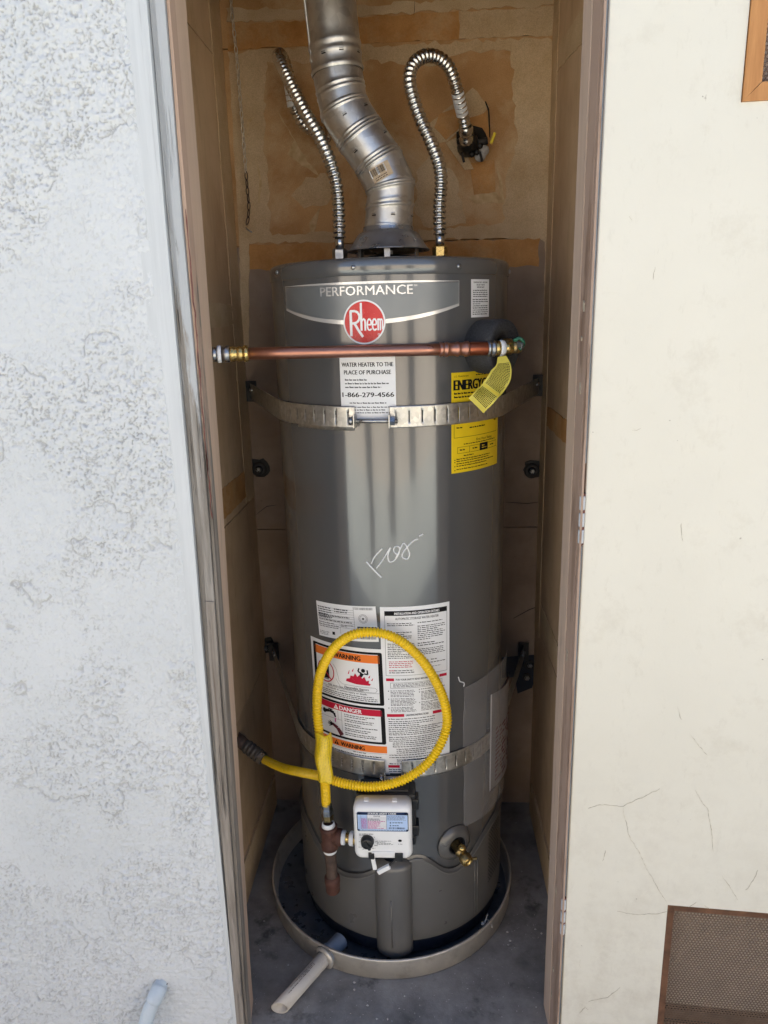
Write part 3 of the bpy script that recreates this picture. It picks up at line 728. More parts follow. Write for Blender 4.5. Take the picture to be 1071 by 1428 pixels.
# ------------------------------------------------------------------ water heater
CX, CY, R = -.0716, 1.660, .254
def T(th, z, off=0.):
    return (CX+(R+off)*math.sin(RAD(th)), CY-(R+off)*math.cos(RAD(th)), z)
def on_tank(th0, ztop, tilt=0., base=.0002):
    def f(u, v, lift):
        uu = u*math.cos(tilt)+v*math.sin(tilt); vv = v*math.cos(tilt)-u*math.sin(tilt)
        return T(th0+math.degrees(uu/R), ztop-vv, lift+base)
    return f
wh = thing('water_heater', (CX, CY, .03), 'tall grey gas storage water heater standing in the drain pan', 'water heater')
B().lathe([(R, .08), (R, .4), (R, .8), (R, 1.2), (R, 1.5), (R, 1.552), (R, 1.5555)], (CX, CY, 0), seg=128).build('tank_body', 'tank', wh)
cap = B().lathe([(R+.0005, 1.5555), (R+.0022, 1.557), (R+.0022, 1.578), (R-.0005, 1.584), (R-.006, 1.5872), (R-.014, 1.5882), (R-.016, 1.584), (.10, 1.583), (.06, 1.583)], (CX, CY, 0), seg=128).build('top_cap', 'tank', wh)
for th, z in ((-58.491,1.572), (-12.406,1.57), (33.175,1.569), (82.,1.566)):
    n = Vector((math.sin(RAD(th)), -math.cos(RAD(th)), 0))
    B().lathe([(.0042, 0), (.0042, .0012), (.003, .0028), (.001, .0032), (.0001, .0032)], T(th, z, .002), n, seg=12).build('screw', 'zinc', cap)
# lower shield with a scalloped top edge
def sc_top(th):
    k = [(-110, .300), (-60, .288), (-48, .258), (-40, .232), (-33, .2215), (-26, .224), (-18, .236), (-10, .262), (4, .290), (11.5, .300), (17, .282), (24, .246), (30, .234), (36, .238), (44, .260), (52, .285), (60, .296), (110, .300)]
    return float(np.interp(th, [a for a, _ in k], [b for _, b in k]))
sh = B()
def shf(u, v):
    th = -180+360*u; zt = sum(sc_top(th+d) for d in (-3, -1.5, 0, 1.5, 3))/5
    prof = [(0, .006), (.75, .006), (.93, .0058), (.975, .005), (1., .001)]
    o = float(np.interp(v, [p[0] for p in prof], [p[1] for p in prof]))
    if v < .03: o -= .002
    return T(th, .062+(zt-.062)*v, o)
sh.grid(shf, 180, 24); lsd = sh.build('lower_shield', 'tank_low', wh)
def rim(u, v):
    th = -95+190*u; zt = sum(sc_top(th+d) for d in (-3, -1.5, 0, 1.5, 3))/5
    return T(th, zt-.006-.006*v, .0065+.002*math.sin(math.pi*v))
B().grid(rim, 120, 4).build('shield_lip', 'tank_low', lsd)
def gap(u, v):
    th = -95+190*u; zt = sum(sc_top(th+d) for d in (-3, -1.5, 0, 1.5, 3))/5
    return T(th, zt-.004+.0075*v*(1 if -44 < th < -14 or 16 < th < 44 else .45), .0012+.0006*(1-v))
B().grid(gap, 120, 2).build('shield_gap', 'black', lsd)
B().lathe([(R-.012, .012), (R-.004, .02), (R-.004, .066)], (CX, CY, 0), seg=96).build('base_ring', 'navy', wh)
# half-round burner-access chute down the front
bt = RAD(-2.0); bc = Vector(T(-2.0, 0, .001))
def chute(u, v):
    a = -math.pi*.5+math.pi*u; z = .036+(.292-.036)*v
    r = .0425*(1. if v < .95 else 1.-.5*((v-.95)/.05)**2) * (.86 if v < .012 else 1.)
    p = bc+Vector((math.cos(bt), math.sin(bt), 0))*(r*math.sin(a))+Vector((math.sin(bt), -math.cos(bt), 0))*(.030*math.cos(a)*r/.0425+.001)
    return (p.x, p.y, z)
ch = B().grid(chute, 28, 40).build('access_chute', 'tank_low', wh)
q = B().grid(lambda u, v: tuple(Vector(chute(0, .5))*.0+bc+Vector((math.cos(bt), math.sin(bt), 0))*(.0+(u-.5)*.040*2)+Vector((math.sin(bt), -math.cos(bt), 0))*(.030*math.cos((u-.5)*math.pi)*(1-v)+.001*v)+Vector((0, 0, .037))), 20, 4)
q.build('chute_bottom', 'tank_low', ch)
B().tube([tuple(bc+Vector((math.sin(bt), -math.cos(bt), 0))*.0312+Vector((-.004, 0, z))) for z in (.07, .13, .2)], .0016, 8).build('chute_seam', 'tank_low', ch)
# air-intake grille
gb = B()
for j in range(26):
    for i in range(9):
        th = 57+i*1.7+(.85 if j % 2 else 0); z = .135+j*.0056+(i-4)*.0012
        c = Vector(T(th, z, .0068)); e = Vector((math.cos(RAD(th)), math.sin(RAD(th)), 0))
        gb.add([c+e*(0.0029*math.cos(k*math.pi/3))+Vector((0, 0, .0023*math.sin(k*math.pi/3))) for k in range(6)], [list(range(6))], False)
gr = gb.build('intake_grille', 'black', wh); gr['kind'] = 'stuff'
for th in (44.5, 46.5):
    B().tube([T(th, .075, .0062), T(th, .225, .0062)], .0012, 6).build('shield_seam', 'tank_low', lsd)
# drain valve
th = 31.0; n = Vector((math.sin(RAD(th)), -math.cos(RAD(th)), 0)); p0 = Vector(T(th, .305))
es = B().lathe([(.021, .014), (.024, .016), (.043, .004), (.044, .0), (.021, .006)], p0, n, seg=40).build('drain_escutcheon', 'tank_low', wh)
B().lathe([(.0001, .005), (.021, .005)], p0, n, seg=24).build('drain_recess', 'black', es)
d = (n+Vector((.22, -.0, -.30))).normalized(); q0 = p0+n*.004
d = (n+Vector((.10, 0, -.42))).normalized()
dv = B().lathe([(.0120, 0), (.0120, .018), (.0135, .019), (.0135, .026), (.0115, .028), (.0115, .034), (.0138, .036), (.0145, .038), (.0145, .050), (.0135, .052), (.0105, .052), (.0095, .047), (.0001, .046)], q0, d, seg=20).build('drain_valve', 'dull_brass', wh)
B().lathe([(.0001, -.002), (.0060, -.002), (.0060, .014), (.0078, .016), (.0078, .022), (.004, .024), (.0001, .024)], q0+d*.026, Vector((.05, -.35, 1)), seg=14).build('valve_stem', 'brass', dv)
B().lathe([(.0095, .0475), (.0095, .0532), (.0122, .0535), (.0142, .051)], q0+d*.0005, d, seg=18).build('hose_thread', 'brass', dv)
B().box(q0+d*.044+Vector((.018, .0, .002)), (.014, .003, .005), Matrix.Rotation(RAD(-15), 3, 'Y')).build('valve_wing', 'dull_brass', dv)

# brand panel
pb = Print(.38, .09, on_tank(0, 1.5435))
def arc(u): return u*R
def panel_edge(th):  # lower edge of the brand panel
    t = (th+9)/42.5
    return .0465+.0285*(1-t*t)
S = Print(1, 1, on_tank(0, 1.5435))
ths = np.linspace(-51.5, 33.5, 61)
up = [(RAD(a)*R, .003) for a in ths]; lo = [(RAD(a)*R, panel_edge(a)-.004) for a in ths]
pn = B()
for i in range(60): pn.add([S.fn(*up[i], .0003), S.fn(*up[i+1], .0003), S.fn(*lo[i+1], .0003), S.fn(*lo[i], .0003)], [[0, 1, 2, 3]], True)
bp = pn.build('brand_panel', 'panel_grey', wh)
S.stroke([(RAD(a)*R, .0008) for a in ths], [.001+.0034*max(0, 1-((a+8)/40)**2) for a in ths], 'chrome_ink')
S.stroke([(RAD(a)*R, panel_edge(a)-.003) for a in ths], [.0045+.0035*max(0, 1-((a+8)/40)**2) for a in ths], 'chrome_ink')
for a in (-51.5, 33.5): S.stroke([(RAD(a)*R, .0), (RAD(a)*R, panel_edge(a)-.002)], .0009, 'chrome_ink')
S.text('PERFORMANCE', RAD(-28.4)*R, .0227, .0165, 'chrome_ink', 'L', .012, lay=2, width=RAD(40.6)*R)
S.text('TM', RAD(12.6)*R, .0098, .0034, 'chrome_ink', 'L', .02, lay=2)
S.inks(bp)
# round emblem
L = Print(1, 1, on_tank(-8.6, 1.4722)); r = .0405
L.disc(0, 0, r, r*1.0, 'white_ink', 2, 64); L.disc(0, 0, r*.925, r*.925, 'red_ink', 3, 64)
def st(p, w): L.stroke([(x*r, -y*r) for x, y in p], [w*r]*len(p), 'white_ink', 4)
st([(-.62, .50), (-.62, -.62)], .125)                                    # R: stem, bowl, long leg
st([(-.66, .50), (-.40, .50), (-.26, .42), (-.20, .28), (-.22, .12), (-.32, .0), (-.44, -.04), (-.62, -.05)], .105)
st([(-.45, -.05), (-.28, -.34), (-.06, -.66)], .115)
st([(-.12, .86), (-.12, -.38)], .10)                                     # tall h
st([(-.12, .02), (-.04, .14), (.03, .13), (.06, .04), (.06, -.38)], .085)
def ee(x): st([(x, -.12), (x+.15, -.12), (x+.16, .03), (x+.08, .15), (x, .07), (x-.03, -.12), (x, -.30), (x+.08, -.38), (x+.17, -.30)], .07)
ee(.18); ee(.42)
st([(.66, .14), (.66, -.38)], .075); st([(.66, .06), (.71, .14), (.76, .06), (.76, -.38)], .065); st([(.76, .06), (.81, .14), (.86, .05), (.86, -.34)], .065)
L.disc(.68*r, .56*r, .05*r, .05*r, 'white_ink', 4, 12, .6)
em = B().grid(lambda u_, v_: L.fn(r*.99*v_*math.cos(2*math.pi*u_), r*.99*v_*math.sin(2*math.pi*u_), .0004), 48, 8)
emo = em.build('emblem', 'white_ink', wh, label='round red emblem with white lettering'); L.inks(emo)

# paper label below the copper pipe
w_, h_ = RAD(24.6)*R, .132
P = Print(w_, h_, on_tank(-20.3, 1.418), 1)
P.text('WATER HEATER TO THE', w_/2, .0275, .0078, align='C', bold=.03, width=w_*.92)
P.text('PLACE OF PURCHASE', w_/2, .0420, .0078, align='C', bold=.03, width=w_*.84)
P.para(.010, .050, w_-.010, .071, 3, 'grey_ink', fill=.42, ragged=.05)
P.text('1-866-279-4566', w_/2, .0850, .0088, align='C', bold=.035, width=w_*.93)
P.para(.018, .0945, w_-.018, .0995, 1, 'grey_ink', fill=.5, ragged=.02)
P.para(.008, .1025, w_-.008, .1185, 3, 'grey_ink', fill=.42, ragged=.1)
P.sheet('service_label', 'paper', wh, 'white paper label with a telephone number')
# small relief-valve notice
w_, h_ = RAD(12.2)*R, .0705
P = Print(w_, h_, on_tank(40.2, 1.546, .01), 2)
P.text('TEMPERATURE - PRESSURE', w_/2, .007, .0027, align='C', bold=.03, width=w_*.78)
P.text('RELIEF VALVE', w_/2, .0115, .0027, align='C', bold=.03, width=w_*.44); P.text('IMPORTANT', w_/2, .016, .0027, align='C', bold=.03, width=w_*.4)
P.para(.005, .019, w_-.005, .034, 4, 'black_ink', fill=.5, ragged=.05, word=.006); P.para(.004, .036, w_-.004, .067, 8, 'black_ink', fill=.5, ragged=.05, word=.006)
P.sheet('notice_label', 'paper', wh)
# yellow energy label
w_, h_ = RAD(33.2)*R, .199
P = Print(w_, h_, on_tank(29.6, 1.373), 3)
P.text('U.S. Government', .006, .009, .0035, bold=.0); P.para(w_*.42, .005, w_-.006, .010, 1, 'black_ink', fill=.5, ragged=.0)
P.text('ENERGYGUIDE', .006, .034, .0195, bold=.06, width=w_*.90)
P.para(.006, .038, w_*.62, .052, 2, 'black_ink', fill=.5, ragged=.2)
P.frame(.006, .062, w_-.008, .128, .0007, 'black_ink')
P.para(.012, .106, .026, .111, 1, 'black_ink', fill=.6, ragged=0); P.para(.045, .108, .092, .113, 1, 'black_ink', fill=.6, ragged=0); P.para(w_-.020, .100, w_-.010, .106, 1, 'black_ink', fill=.7, ragged=0)
P.text('First Hour Rating', w_*.62, .1385, .0052, align='C', bold=.0)
P.para(.030, .1405, w_-.016, .1445, 1, 'black_ink', fill=.5, ragged=0)
P.frame(.014, .147, w_-.008, .160, .0006, 'black_ink')
for x in (.045, .075, .102): P.rect(x, .147, x+.0007, .160, 'black_ink')
P.rect(.0757, .1455, .102, .1605, 'black_ink', 2); P.para(.082, .149, .097, .158, 2, 'yellow_label', 3, fill=.5, ragged=0)
for x in (.020, .054, .112): P.para(x, .151, x+.014, .156, 1, 'black_ink', fill=.6, ragged=0)
P.para(.030, .1635, .066, .168, 1, 'black_ink', fill=.5, ragged=0)
for v in (.171, .1755, .184, .192): P.disc(.008, v+.0015, .0012, .0012, 'black_ink', 1, 10)
P.para(.012, .1695, w_-.025, .178, 2, 'black_ink', fill=.5); P.para(.012, .1785, w_-.012, .188, 2, 'black_ink', fill=.5); P.para(.012, .190, w_-.045, .1945, 1, 'black_ink', fill=.5, ragged=0)
P.sheet('energy_label', 'yellow_label', wh, 'yellow energy rating label')

# rating plate
w_, h_ = RAD(33.0)*R, .0795
P = Print(w_, h_, on_tank(-40.2, .8938, RAD(3.6)), 4)
for k in range(9): P.rect(.003, .010+k*.0052, w_*.66, .0105+k*.0052, 'grey_ink')
P.rect(w_*.66, .008, w_*.66+.0006, .055, 'grey_ink'); P.rect(w_*.42, .041, w_*.42+.0005, .066, 'grey_ink')
P.para(.004, .0095, w_*.30, .034, 5, 'black_ink', fill=.5, ragged=.5); P.para(w_*.34, .0095, w_*.64, .020, 2, 'black_ink', fill=.5, ragged=.3)
P.para(.004, .026, w_*.65, .042, 3, 'black_ink', fill=.5, ragged=.1); P.para(.004, .044, w_*.40, .058, 3, 'grey_ink', fill=.45, ragged=.3); P.para(w_*.44, .044, w_*.64, .051, 2, 'grey_ink', fill=.45)
P.para(.004, .066, w_*.22, .076, 3, 'grey_ink', fill=.45); P.rect(w_*.27, .064, w_*.27+.007, .071, 'black_ink')
for k in range(26): P.rect(w_*.66+k*.0017, .003, w_*.66+k*.0017+P.r.uniform(.0003, .0011), .0085, 'grey_ink')
P.disc(w_*.80, .028, .010, .010, 'grey_ink', 1, 28, .93); P.disc(w_*.80, .028, .0022, .0024, 'black_ink', 1, 8); P.disc(w_*.80, .028, .0078, .0078, 'grey_ink', 1, 10, .9)
P.rect(w_*.70, .046, w_-.002, .054, 'black_ink'); P.para(w_*.72, .048, w_-.006, .0525, 1, 'paper', 2, fill=.6, ragged=0)
for k in range(30): P.rect(w_*.62+k*.0017, .066, w_*.62+k*.0017+P.r.uniform(.0003, .0011), .074, 'black_ink')
P.sheet('rating_plate', 'paper', wh, 'white rating plate')

# warning and danger label
w_, h_ = RAD(42.4)*R, .300
P = Print(w_, h_, on_tank(-46.2, .803, RAD(1.2)), 5)
def rframe(u0, v0, u1, v1, t, ink):
    P.frame(u0+.004, v0, u1-.004, v1, t, ink)
    P.rect(u0, v0+.004, u0+t, v1-.004, ink); P.rect(u1-t, v0+.004, u1, v1-.004, ink)
    for cu, cv in ((u0+.004, v0+.004), (u1-.004, v0+.004), (u0+.004, v1-.004), (u1-.004, v1-.004)): P.disc(cu, cv, .004, .004, ink, 1, 16)
rframe(.008, .008, w_-.005, .132, .0052, 'black_ink')
P.rect(.0145, .0145, w_-.0115, .0335, 'orange_ink')
def tri(u, v, h, ink, bang): P.poly([(u-h*.58, v), (u+h*.58, v), (u, v-h)], ink, 2); P.rect(u-h*.07, v-h*.62, u+h*.07, v-h*.28, bang, 3); P.rect(u-h*.07, v-h*.2, u+h*.07, v-h*.08, bang, 3)
tri(w_*.315, .0305, .0135, 'black_ink', 'orange_ink'); P.text('WARNING', w_*.37, .0298, .0105, bold=.045, width=w_*.35, lay=2)
# no-fuel-can symbol
cu, cv = w_*.235, .070
P.rect(cu-.012, cv-.013, cu+.010, cv+.017, 'black_ink'); P.rect(cu-.010, cv+.0175, cu+.008, cv+.0195, 'grey_ink')
P.stroke([(cu-.002, cv-.012), (cu, cv-.022), (cu+.007, cv-.027), (cu+.015, cv-.024)], .0042, 'black_ink')
P.disc(cu, cv, .0245, .0265, 'crimson_ink', 2, 40, .90); P.stroke([(cu-.0165, cv-.018), (cu+.0165, cv+.019)], .0026, 'crimson_ink', 3)
# vapour trail, flames, figure
P.stroke([(cu+.022, cv-.022), (cu+.030, cv-.012), (cu+.034, cv+.004), (cu+.036, cv+.015), (cu+.045, cv+.021), (w_*.88, cv+.021), (w_*.90, cv+.026), (w_*.88, cv+.032), (w_*.45, cv+.032), (cu+.038, cv+.028), (cu+.028, cv+.012)], .0006, 'grey_ink')
P.text('Flammable Vapors', w_*.50, cv+.0285, .0046, bold=.03, width=w_*.30)
fx, fy = w_*.48, cv+.016
fl = [(0, 0), (.008, -.004), (.010, -.010), (.018, -.012), (.020, -.019), (.027, -.018), (.031, -.026), (.036, -.018), (.042, -.024), (.047, -.015), (.052, -.020), (.056, -.010), (.062, -.012), (.061, -.005), (.066, -.004), (.063, 0)]
for a, b in zip(fl[1:], fl[2:]): P.poly([(fx+.033, fy), (fx+a[0], fy+a[1]), (fx+b[0], fy+b[1])], 'crimson_ink')
for u, v, L_ in ((.015, -.022, .009), (.025, -.029, .007), (.062, -.018, .006), (.068, -.012, .006)): P.stroke([(fx+u, fy+v), (fx+u+.003, fy+v-L_)], [.0030, .0008], 'crimson_ink')
gx_, gy_ = fx+.050, fy-.030
P.disc(gx_, gy_-.004, .0046, .0046, 'black_ink', 2, 16); P.stroke([(gx_-.003, gy_+.002), (gx_-.006, gy_+.011)], [.010, .005], 'black_ink', 2)
P.stroke([(gx_-.004, gy_+.002), (gx_-.012, gy_-.001), (gx_-.009, gy_-.009)], .0032, 'black_ink', 2); P.stroke([(gx_+.002, gy_+.003), (gx_+.010, gy_+.004), (gx_+.009, gy_-.006)], .0032, 'black_ink', 2)
P.rect(.0145, .1035, w_-.0115, .1041, 'grey_ink')
P.text('FIRE AND EXPLOSION HAZARD', w_*.5, .1025, .0042, align='C', bold=.02, width=w_*.47)
P.text('Can result in serious injury or death.', w_*.5, .1095, .0042, align='C', bold=.02, width=w_*.56)
P.para(.018, .1125, w_-.016, .1255, 3, 'black_ink', fill=.48, ragged=.1)
rframe(.008, .137, w_-.005, .226, .0052, 'black_ink')
P.rect(.0145, .143, w_-.0115, .1585, 'crimson_ink'); tri(w_*.36, .1562, .0115, 'white_ink', 'crimson_ink'); P.text('DANGER', w_*.41, .1558, .0098, 'white_ink', bold=.04, width=w_*.29, lay=2)
P.rect(w_*.43, .159, w_*.43+.0007, .2195, 'grey_ink'); P.rect(.0145, .181, w_*.43, .1816, 'grey_ink'); P.rect(w_*.38, .159, w_*.38+.0006, .181, 'grey_ink')
cu, cv = w_*.27, .166
P.stroke([(cu-.016, cv+.003), (cu-.002, cv), (cu+.010, cv+.002), (cu+.0135, cv+.012)], [.008, .006, .007, .004], 'black_ink'); P.rect(cu-.006, cv-.0055, cu+.006, cv-.003, 'black_ink'); P.rect(cu-.001, cv-.005, cu+.002, cv, 'black_ink')
P.disc(cu-.018, cv+.003, .0055, .006, 'black_ink', 1, 14); P.disc(cu-.030, cv+.003, .004, .004, 'black_ink', 1, 12)
P.stroke([(cu+.0135, cv+.014), (cu+.0125, cv+.024)], .003, 'pink_ink')
P.stroke([(w_*.425, .218), (cu+.018, .203), (cu+.004, .196)], [.012, .009, .007], 'maroon_ink', 2)
for a, b in ((-.004, .190), (-.009, .194), (-.010, .199), (-.006, .204)): P.stroke([(cu+.006, .197), (cu+a, b)], [.004, .0018], 'black_ink', 2)
for k in range(5): P.para(w_*.47, .1625+k*.0112, w_-.020, .1715+k*.0112, 2, 'black_ink', fill=.48, ragged=.25)
P.rect(.008, .2305, w_-.004, .2475, 'orange_ink'); tri(w_*.335, .245, .0115, 'black_ink', 'orange_ink'); P.text('WARNING', w_*.40, .2445, .0098, bold=.045, width=w_*.31, lay=2)
P.para(w_*.56, .2505, w_-.020, .2545, 1, 'black_ink', fill=.5, ragged=0); P.rect(.008, .2495, w_-.004, .2501, 'grey_ink'); P.para(.014, .256, w_-.012, .296, 6, 'black_ink', fill=.45)
P.sheet('warning_label', 'paper', wh, 'white label with orange warning and red danger panels', nv=8)

# installation and lighting instructions
w_, h_ = RAD(33.6)*R, .392
P = Print(w_, h_, on_tank(-5.2, .9022), 6)
P.frame(.009, .009, w_-.006, .156, .0006, 'black_ink'); P.rect(.0095, .0095, w_-.0065, .0195, 'black_ink')
P.text('INSTALLATION AND OPERATION DETAILS', w_*.52, .0172, .0052, 'white_ink', 'C', .03, lay=2, width=w_*.64)
P.text('AUTOMATIC STORAGE WATER HEATER', w_*.52, .0290, .0052, align='C', bold=.015, width=w_*.62)
for v0, v1, n_ in ((.0355, .044, 2), (.0555, .077, 5), (.0815, .118, 9)): P.para(.014, v0, w_*.49, v1, n_, 'black_ink', fill=.46, ragged=.15)
for v0, v1, n_ in ((.0355, .040, 1), (.0435, .078, 8), (.082, .092, 2), (.096, .112, 4)): P.para(w_*.52, v0, w_-.010, v1, n_, 'black_ink', fill=.46, ragged=.12)
P.para(.016, .122, w_*.47, .139, 4, 'crimson_ink', fill=.46, ragged=.2); P.para(.016, .1425, w_*.47, .152, 2, 'black_ink', fill=.46); P.para(.016, .1425, .038, .1465, 1, 'crimson_ink', 2, fill=.6, ragged=0)
tri(w_*.66, .126, .0045, 'black_ink', 'paper'); P.para(w_*.71, .1225, w_*.80, .126, 1, 'black_ink', fill=.6, ragged=0)
P.para(w_*.54, .129, w_-.010, .133, 1, 'black_ink', fill=.55, ragged=0); P.para(w_*.56, .1355, w_-.020, .1425, 2, 'grey_ink', fill=.4)
P.rect(.009, .162, .026, .1685, 'crimson_ink'); P.rect(w_-.024, .162, w_-.007, .1685, 'crimson_ink')
P.text('FOR YOUR SAFETY READ BEFORE OPERATING', w_*.52, .1672, .0042, align='C', bold=.03, width=w_*.64)
P.frame(.018, .1725, w_-.018, .1855, .0006, 'black_ink'); P.para(.024, .1745, w_-.022, .184, 3, 'black_ink', fill=.48, ragged=.1)
for v0, v1, n_ in ((.190, .207, 5), (.209, .228, 6), (.230, .243, 4)):
    P.para(.018, v0, w_*.49, v1, n_, 'black_ink', fill=.46); P.disc(.0135, v0+.002, .0012, .0012, 'black_ink', 1, 8)
for v0, v1, n_ in ((.189, .193, 1), (.195, .218, 7), (.220, .243, 7)):
    P.para(w_*.56, v0, w_-.010, v1, n_, 'black_ink', fill=.46); P.disc(w_*.535, v0+.002, .0012, .0012, 'black_ink', 1, 8)
P.rect(.009, .2465, .046, .2535, 'crimson_ink'); P.rect(w_-.040, .2465, w_-.007, .2535, 'crimson_ink'); P.text('LIGHTING INSTRUCTIONS', w_*.50, .2522, .0045, align='C', bold=.03, width=w_*.33)
for v0, n_, ind in ((.257, 1, 0), (.263, 2, 0), (.2725, 2, 0), (.2815, 3, 0), (.295, 1, 0), (.301, 3, 0), (.315, 2, 1), (.3245, 1, 1), (.3305, 3, 2), (.345, 1, 0), (.351, 1, 0), (.357, 2, 2), (.3665, 1, 0)):
    P.para(.012+ind*.008, v0, w_-.012, v0+n_*.0046, n_, 'black_ink', fill=.46, ragged=.2)
P.rect(.009, .3715, .034, .378, 'crimson_ink'); P.text('TO TURN OFF GAS TO APPLIANCE', .039, .3768, .0042, bold=.03, width=w_*.56); P.para(.010, .3805, w_-.014, .390, 2, 'blue_ink', fill=.48)
P.sheet('instruction_label', 'paper', wh, 'tall white label of small-print operating instructions', nv=8)

# white paint-pen scribble
def scrib(pts, w):
    s = B(); sp = spline([(a, z, 0) for a, z in pts], .35) if len(pts) > 2 else [Vector((*p, 0)) for p in pts]
    P3 = [T(p.x, p.y, .0008) for p in spline_th(pts)]
    s.tube(P3, w, 6); return s
def spline_th(pts):
    q = spline([(a*RAD(1)*R, z, 0) for a, z in pts], .002); return [Vector((p.x/R/RAD(1), p.y, 0)) for p in q]
scr = scrib([(-10.928,1.0),(-9.618,0.993),(-6.669,0.979),(-4.068,0.967)], .0017).build('pen_scribble', 'marker', wh, label='white paint-pen scribble')
for pts in ([(-8.58,0.996),(-6.8,1.012),(-3.384,1.029)], [(-6.285,0.987),(-3.532,1.003),(-0.792,1.023),(0.563,1.032),(-0.831,1.015),(-0.246,1.001),(2.066,1.004),(4.092,1.018),(4.478,1.031),(2.527,1.033),(1.832,1.024),(3.424,1.015)], [(2.742,1.009),(4.445,1.024),(6.142,1.039),(7.439,1.035),(9.017,1.017),(7.988,1.006),(5.698,1.01),(6.069,1.02),(8.752,1.035),(11.092,1.044),(13.1,1.047)], [(13.451,1.053),(14.459,1.054),(15.473,1.056)]):
    scrib(pts, .0014).build('pen_stroke', 'marker', scr)

# draft hood on the flue
hx, hy = CX, CY
hood = B().lathe([(.0530, 1.665), (.0535, 1.658), (.0550, 1.6555), (.0605, 1.6535), (.0665, 1.648), (.0725, 1.639), (.0785, 1.629), (.0850, 1.6205), (.0885, 1.6180), (.0880, 1.6165), (.072, 1.622), (.05, 1.64)], (hx, hy, 0), seg=56).build('draft_hood', 'hood', wh)
for a in (-150, -90, -30, 30, 90, 150):
    p = Vector((hx+.070*math.cos(RAD(a)), hy+.070*math.sin(RAD(a)), 1.605)); B().box(p, (.012, .002, .048), Matrix.Rotation(RAD(a+90), 3, 'Z')).build('hood_leg', 'hood', hood)
B().lathe([(.045, 1.583), (.045, 1.607), (.040, 1.607)], (hx, hy, 0), seg=32).build('flue_collar', 'black', hood)
B().lathe([(.078, 1.5832), (.076, 1.5875), (.047, 1.588)], (hx, hy, 0), seg=40).build('flue_plate', 'black', hood)

# gas control valve
cv_ = B(); fx0, fx1, fz0, fz1, fy0, fy1 = -.1575, -.0335, .362, .4945, 1.313, 1.352
def ring(y, ins, bot=0.):
    a, b, c, d, r = fx0+ins, fx1-ins, fz0+ins, fz1-ins, .014; o = []
    for (ux, uz, a0) in ((b-r, d-r, 0), (a+r, d-r, 90), (a+r, c+r, 180), (b-r, c+r, 270)):
        for k in range(6):
            t = RAD(a0+18*k); o.append((ux+r*math.cos(t), y, uz+r*math.sin(t)))
    return o
cv_.loft([ring(fy1, .001), ring(fy0+.012, 0), ring(fy0+.004, .0025), ring(fy0+.001, .006), ring(fy0, .010)], True, True, True)
gv = cv_.build('gas_control', 'white_plastic', wh, label='white gas control box with a black dial')
B().box((-.090, 1.378, .430), (.128, .050, .128), bev=.006).build('control_bracket', 'black', gv)
for z in (.470, .405): B().box((fx1+.006, 1.366, z), (.016, .030, .026), bev=.003).build('bracket_lug', 'black', gv)
B().box((-.094, 1.382, .4935), (.106, .040, .010), bev=.003).build('bracket_lug', 'black', gv)
for x in (-.130, -.070): B().box((x, 1.334, .4950), (.010, .012, .004), bev=.001).build('clip_tab', 'white_plastic', gv)
B().box((-.121, fy0+.001, .374), (.0125, .012, .014), bev=.001).build('cover_clip', 'black', gv); B().box((-.0625, fy0+.0005, .372), (.017, .012, .018), bev=.001).build('cover_clip', 'black', gv)
B().box((-.0955, fy0-.001, .3795), (.050, .004, .010), bev=.0015).build('cover_ledge', 'white_plastic', gv)
B().tube([(-.105, fy0-.0002, .404), (-.098, fy0-.0002, .4062), (-.037, fy0+.0015, .4072)], .0009, 6).build('cover_seam', 'white_plastic', gv)
kx, kz = -.1285, .4105
kn = B().lathe([(.0142, 0), (.0142, .004), (.0125, .012), (.011, .0135), (.0001, .0135)], (kx, fy0, kz), (0, -1, 0), seg=28).build('dial', 'black', gv)
B().box((kx+.001, fy0-.0150, kz-.001), (.006, .006, .022), Matrix.Rotation(RAD(-28), 3, 'Y'), .0015).build('dial_grip', 'black', kn)
S = Print(fx1-fx0, fz1-fz0, lambda u, v, l: (fx0+u, fy0-l, fz1-v), 8)
for a in range(-140, 141, 40): S.stroke([(kx-fx0+.0162*math.sin(RAD(a)), fz1-kz-.0162*math.cos(RAD(a))), (kx-fx0+.0185*math.sin(RAD(a)), fz1-kz-.0185*math.cos(RAD(a)))], .0009, 'black_ink')
for a in (-90, -60, -35, 45, 20): S.para(kx-fx0+.0215*math.sin(RAD(a+180))-.004, fz1-kz-.0215*math.cos(RAD(a+180)), kx-fx0+.0215*math.sin(RAD(a+180))+.004, fz1-kz-.0215*math.cos(RAD(a+180))+.0025, 1, 'grey_ink', ragged=0)
S.para(.012, .0665, .044, .0725, 2, 'black_ink', fill=.5, ragged=.1, word=.006); S.para(.049, .0835, .088, .0945, 4, 'grey_ink', fill=.45, ragged=.25, word=.006)
S.disc(.098, .083, .0042, .0030, 'black_ink', 1, 14); S.para(.094, .0905, .103, .093, 1, 'grey_ink', ragged=0)
S.inks(gv)
lw, lh = .108, .047
S = Print(lw, lh, lambda u, v, l: (fx0+.0085+u, fy0-l-.0002, fz1-.0135-v), 9)
S.rect(.004, 0, lw-.004, lh, 'blue_ink', 0); S.rect(0, .004, .004, lh-.004, 'blue_ink', 0); S.rect(lw-.004, .004, lw, lh-.004, 'blue_ink', 0)
for cu, cv in ((.004, .004), (lw-.004, .004), (.004, lh-.004), (lw-.004, lh-.004)): S.disc(cu, cv, .004, .004, 'blue_ink', 0, 16)
S.rect(.0015, .0065, lw-.0015, lh-.0055, 'blue_tint', 2); S.rect(.005, lh-.0055, lw-.005, lh-.0015, 'blue_tint', 2)
S.text('STATUS LIGHT CODE', lw/2-.001, .0055, .0044, 'white_ink', 'C', .04, lay=2, width=lw*.55)
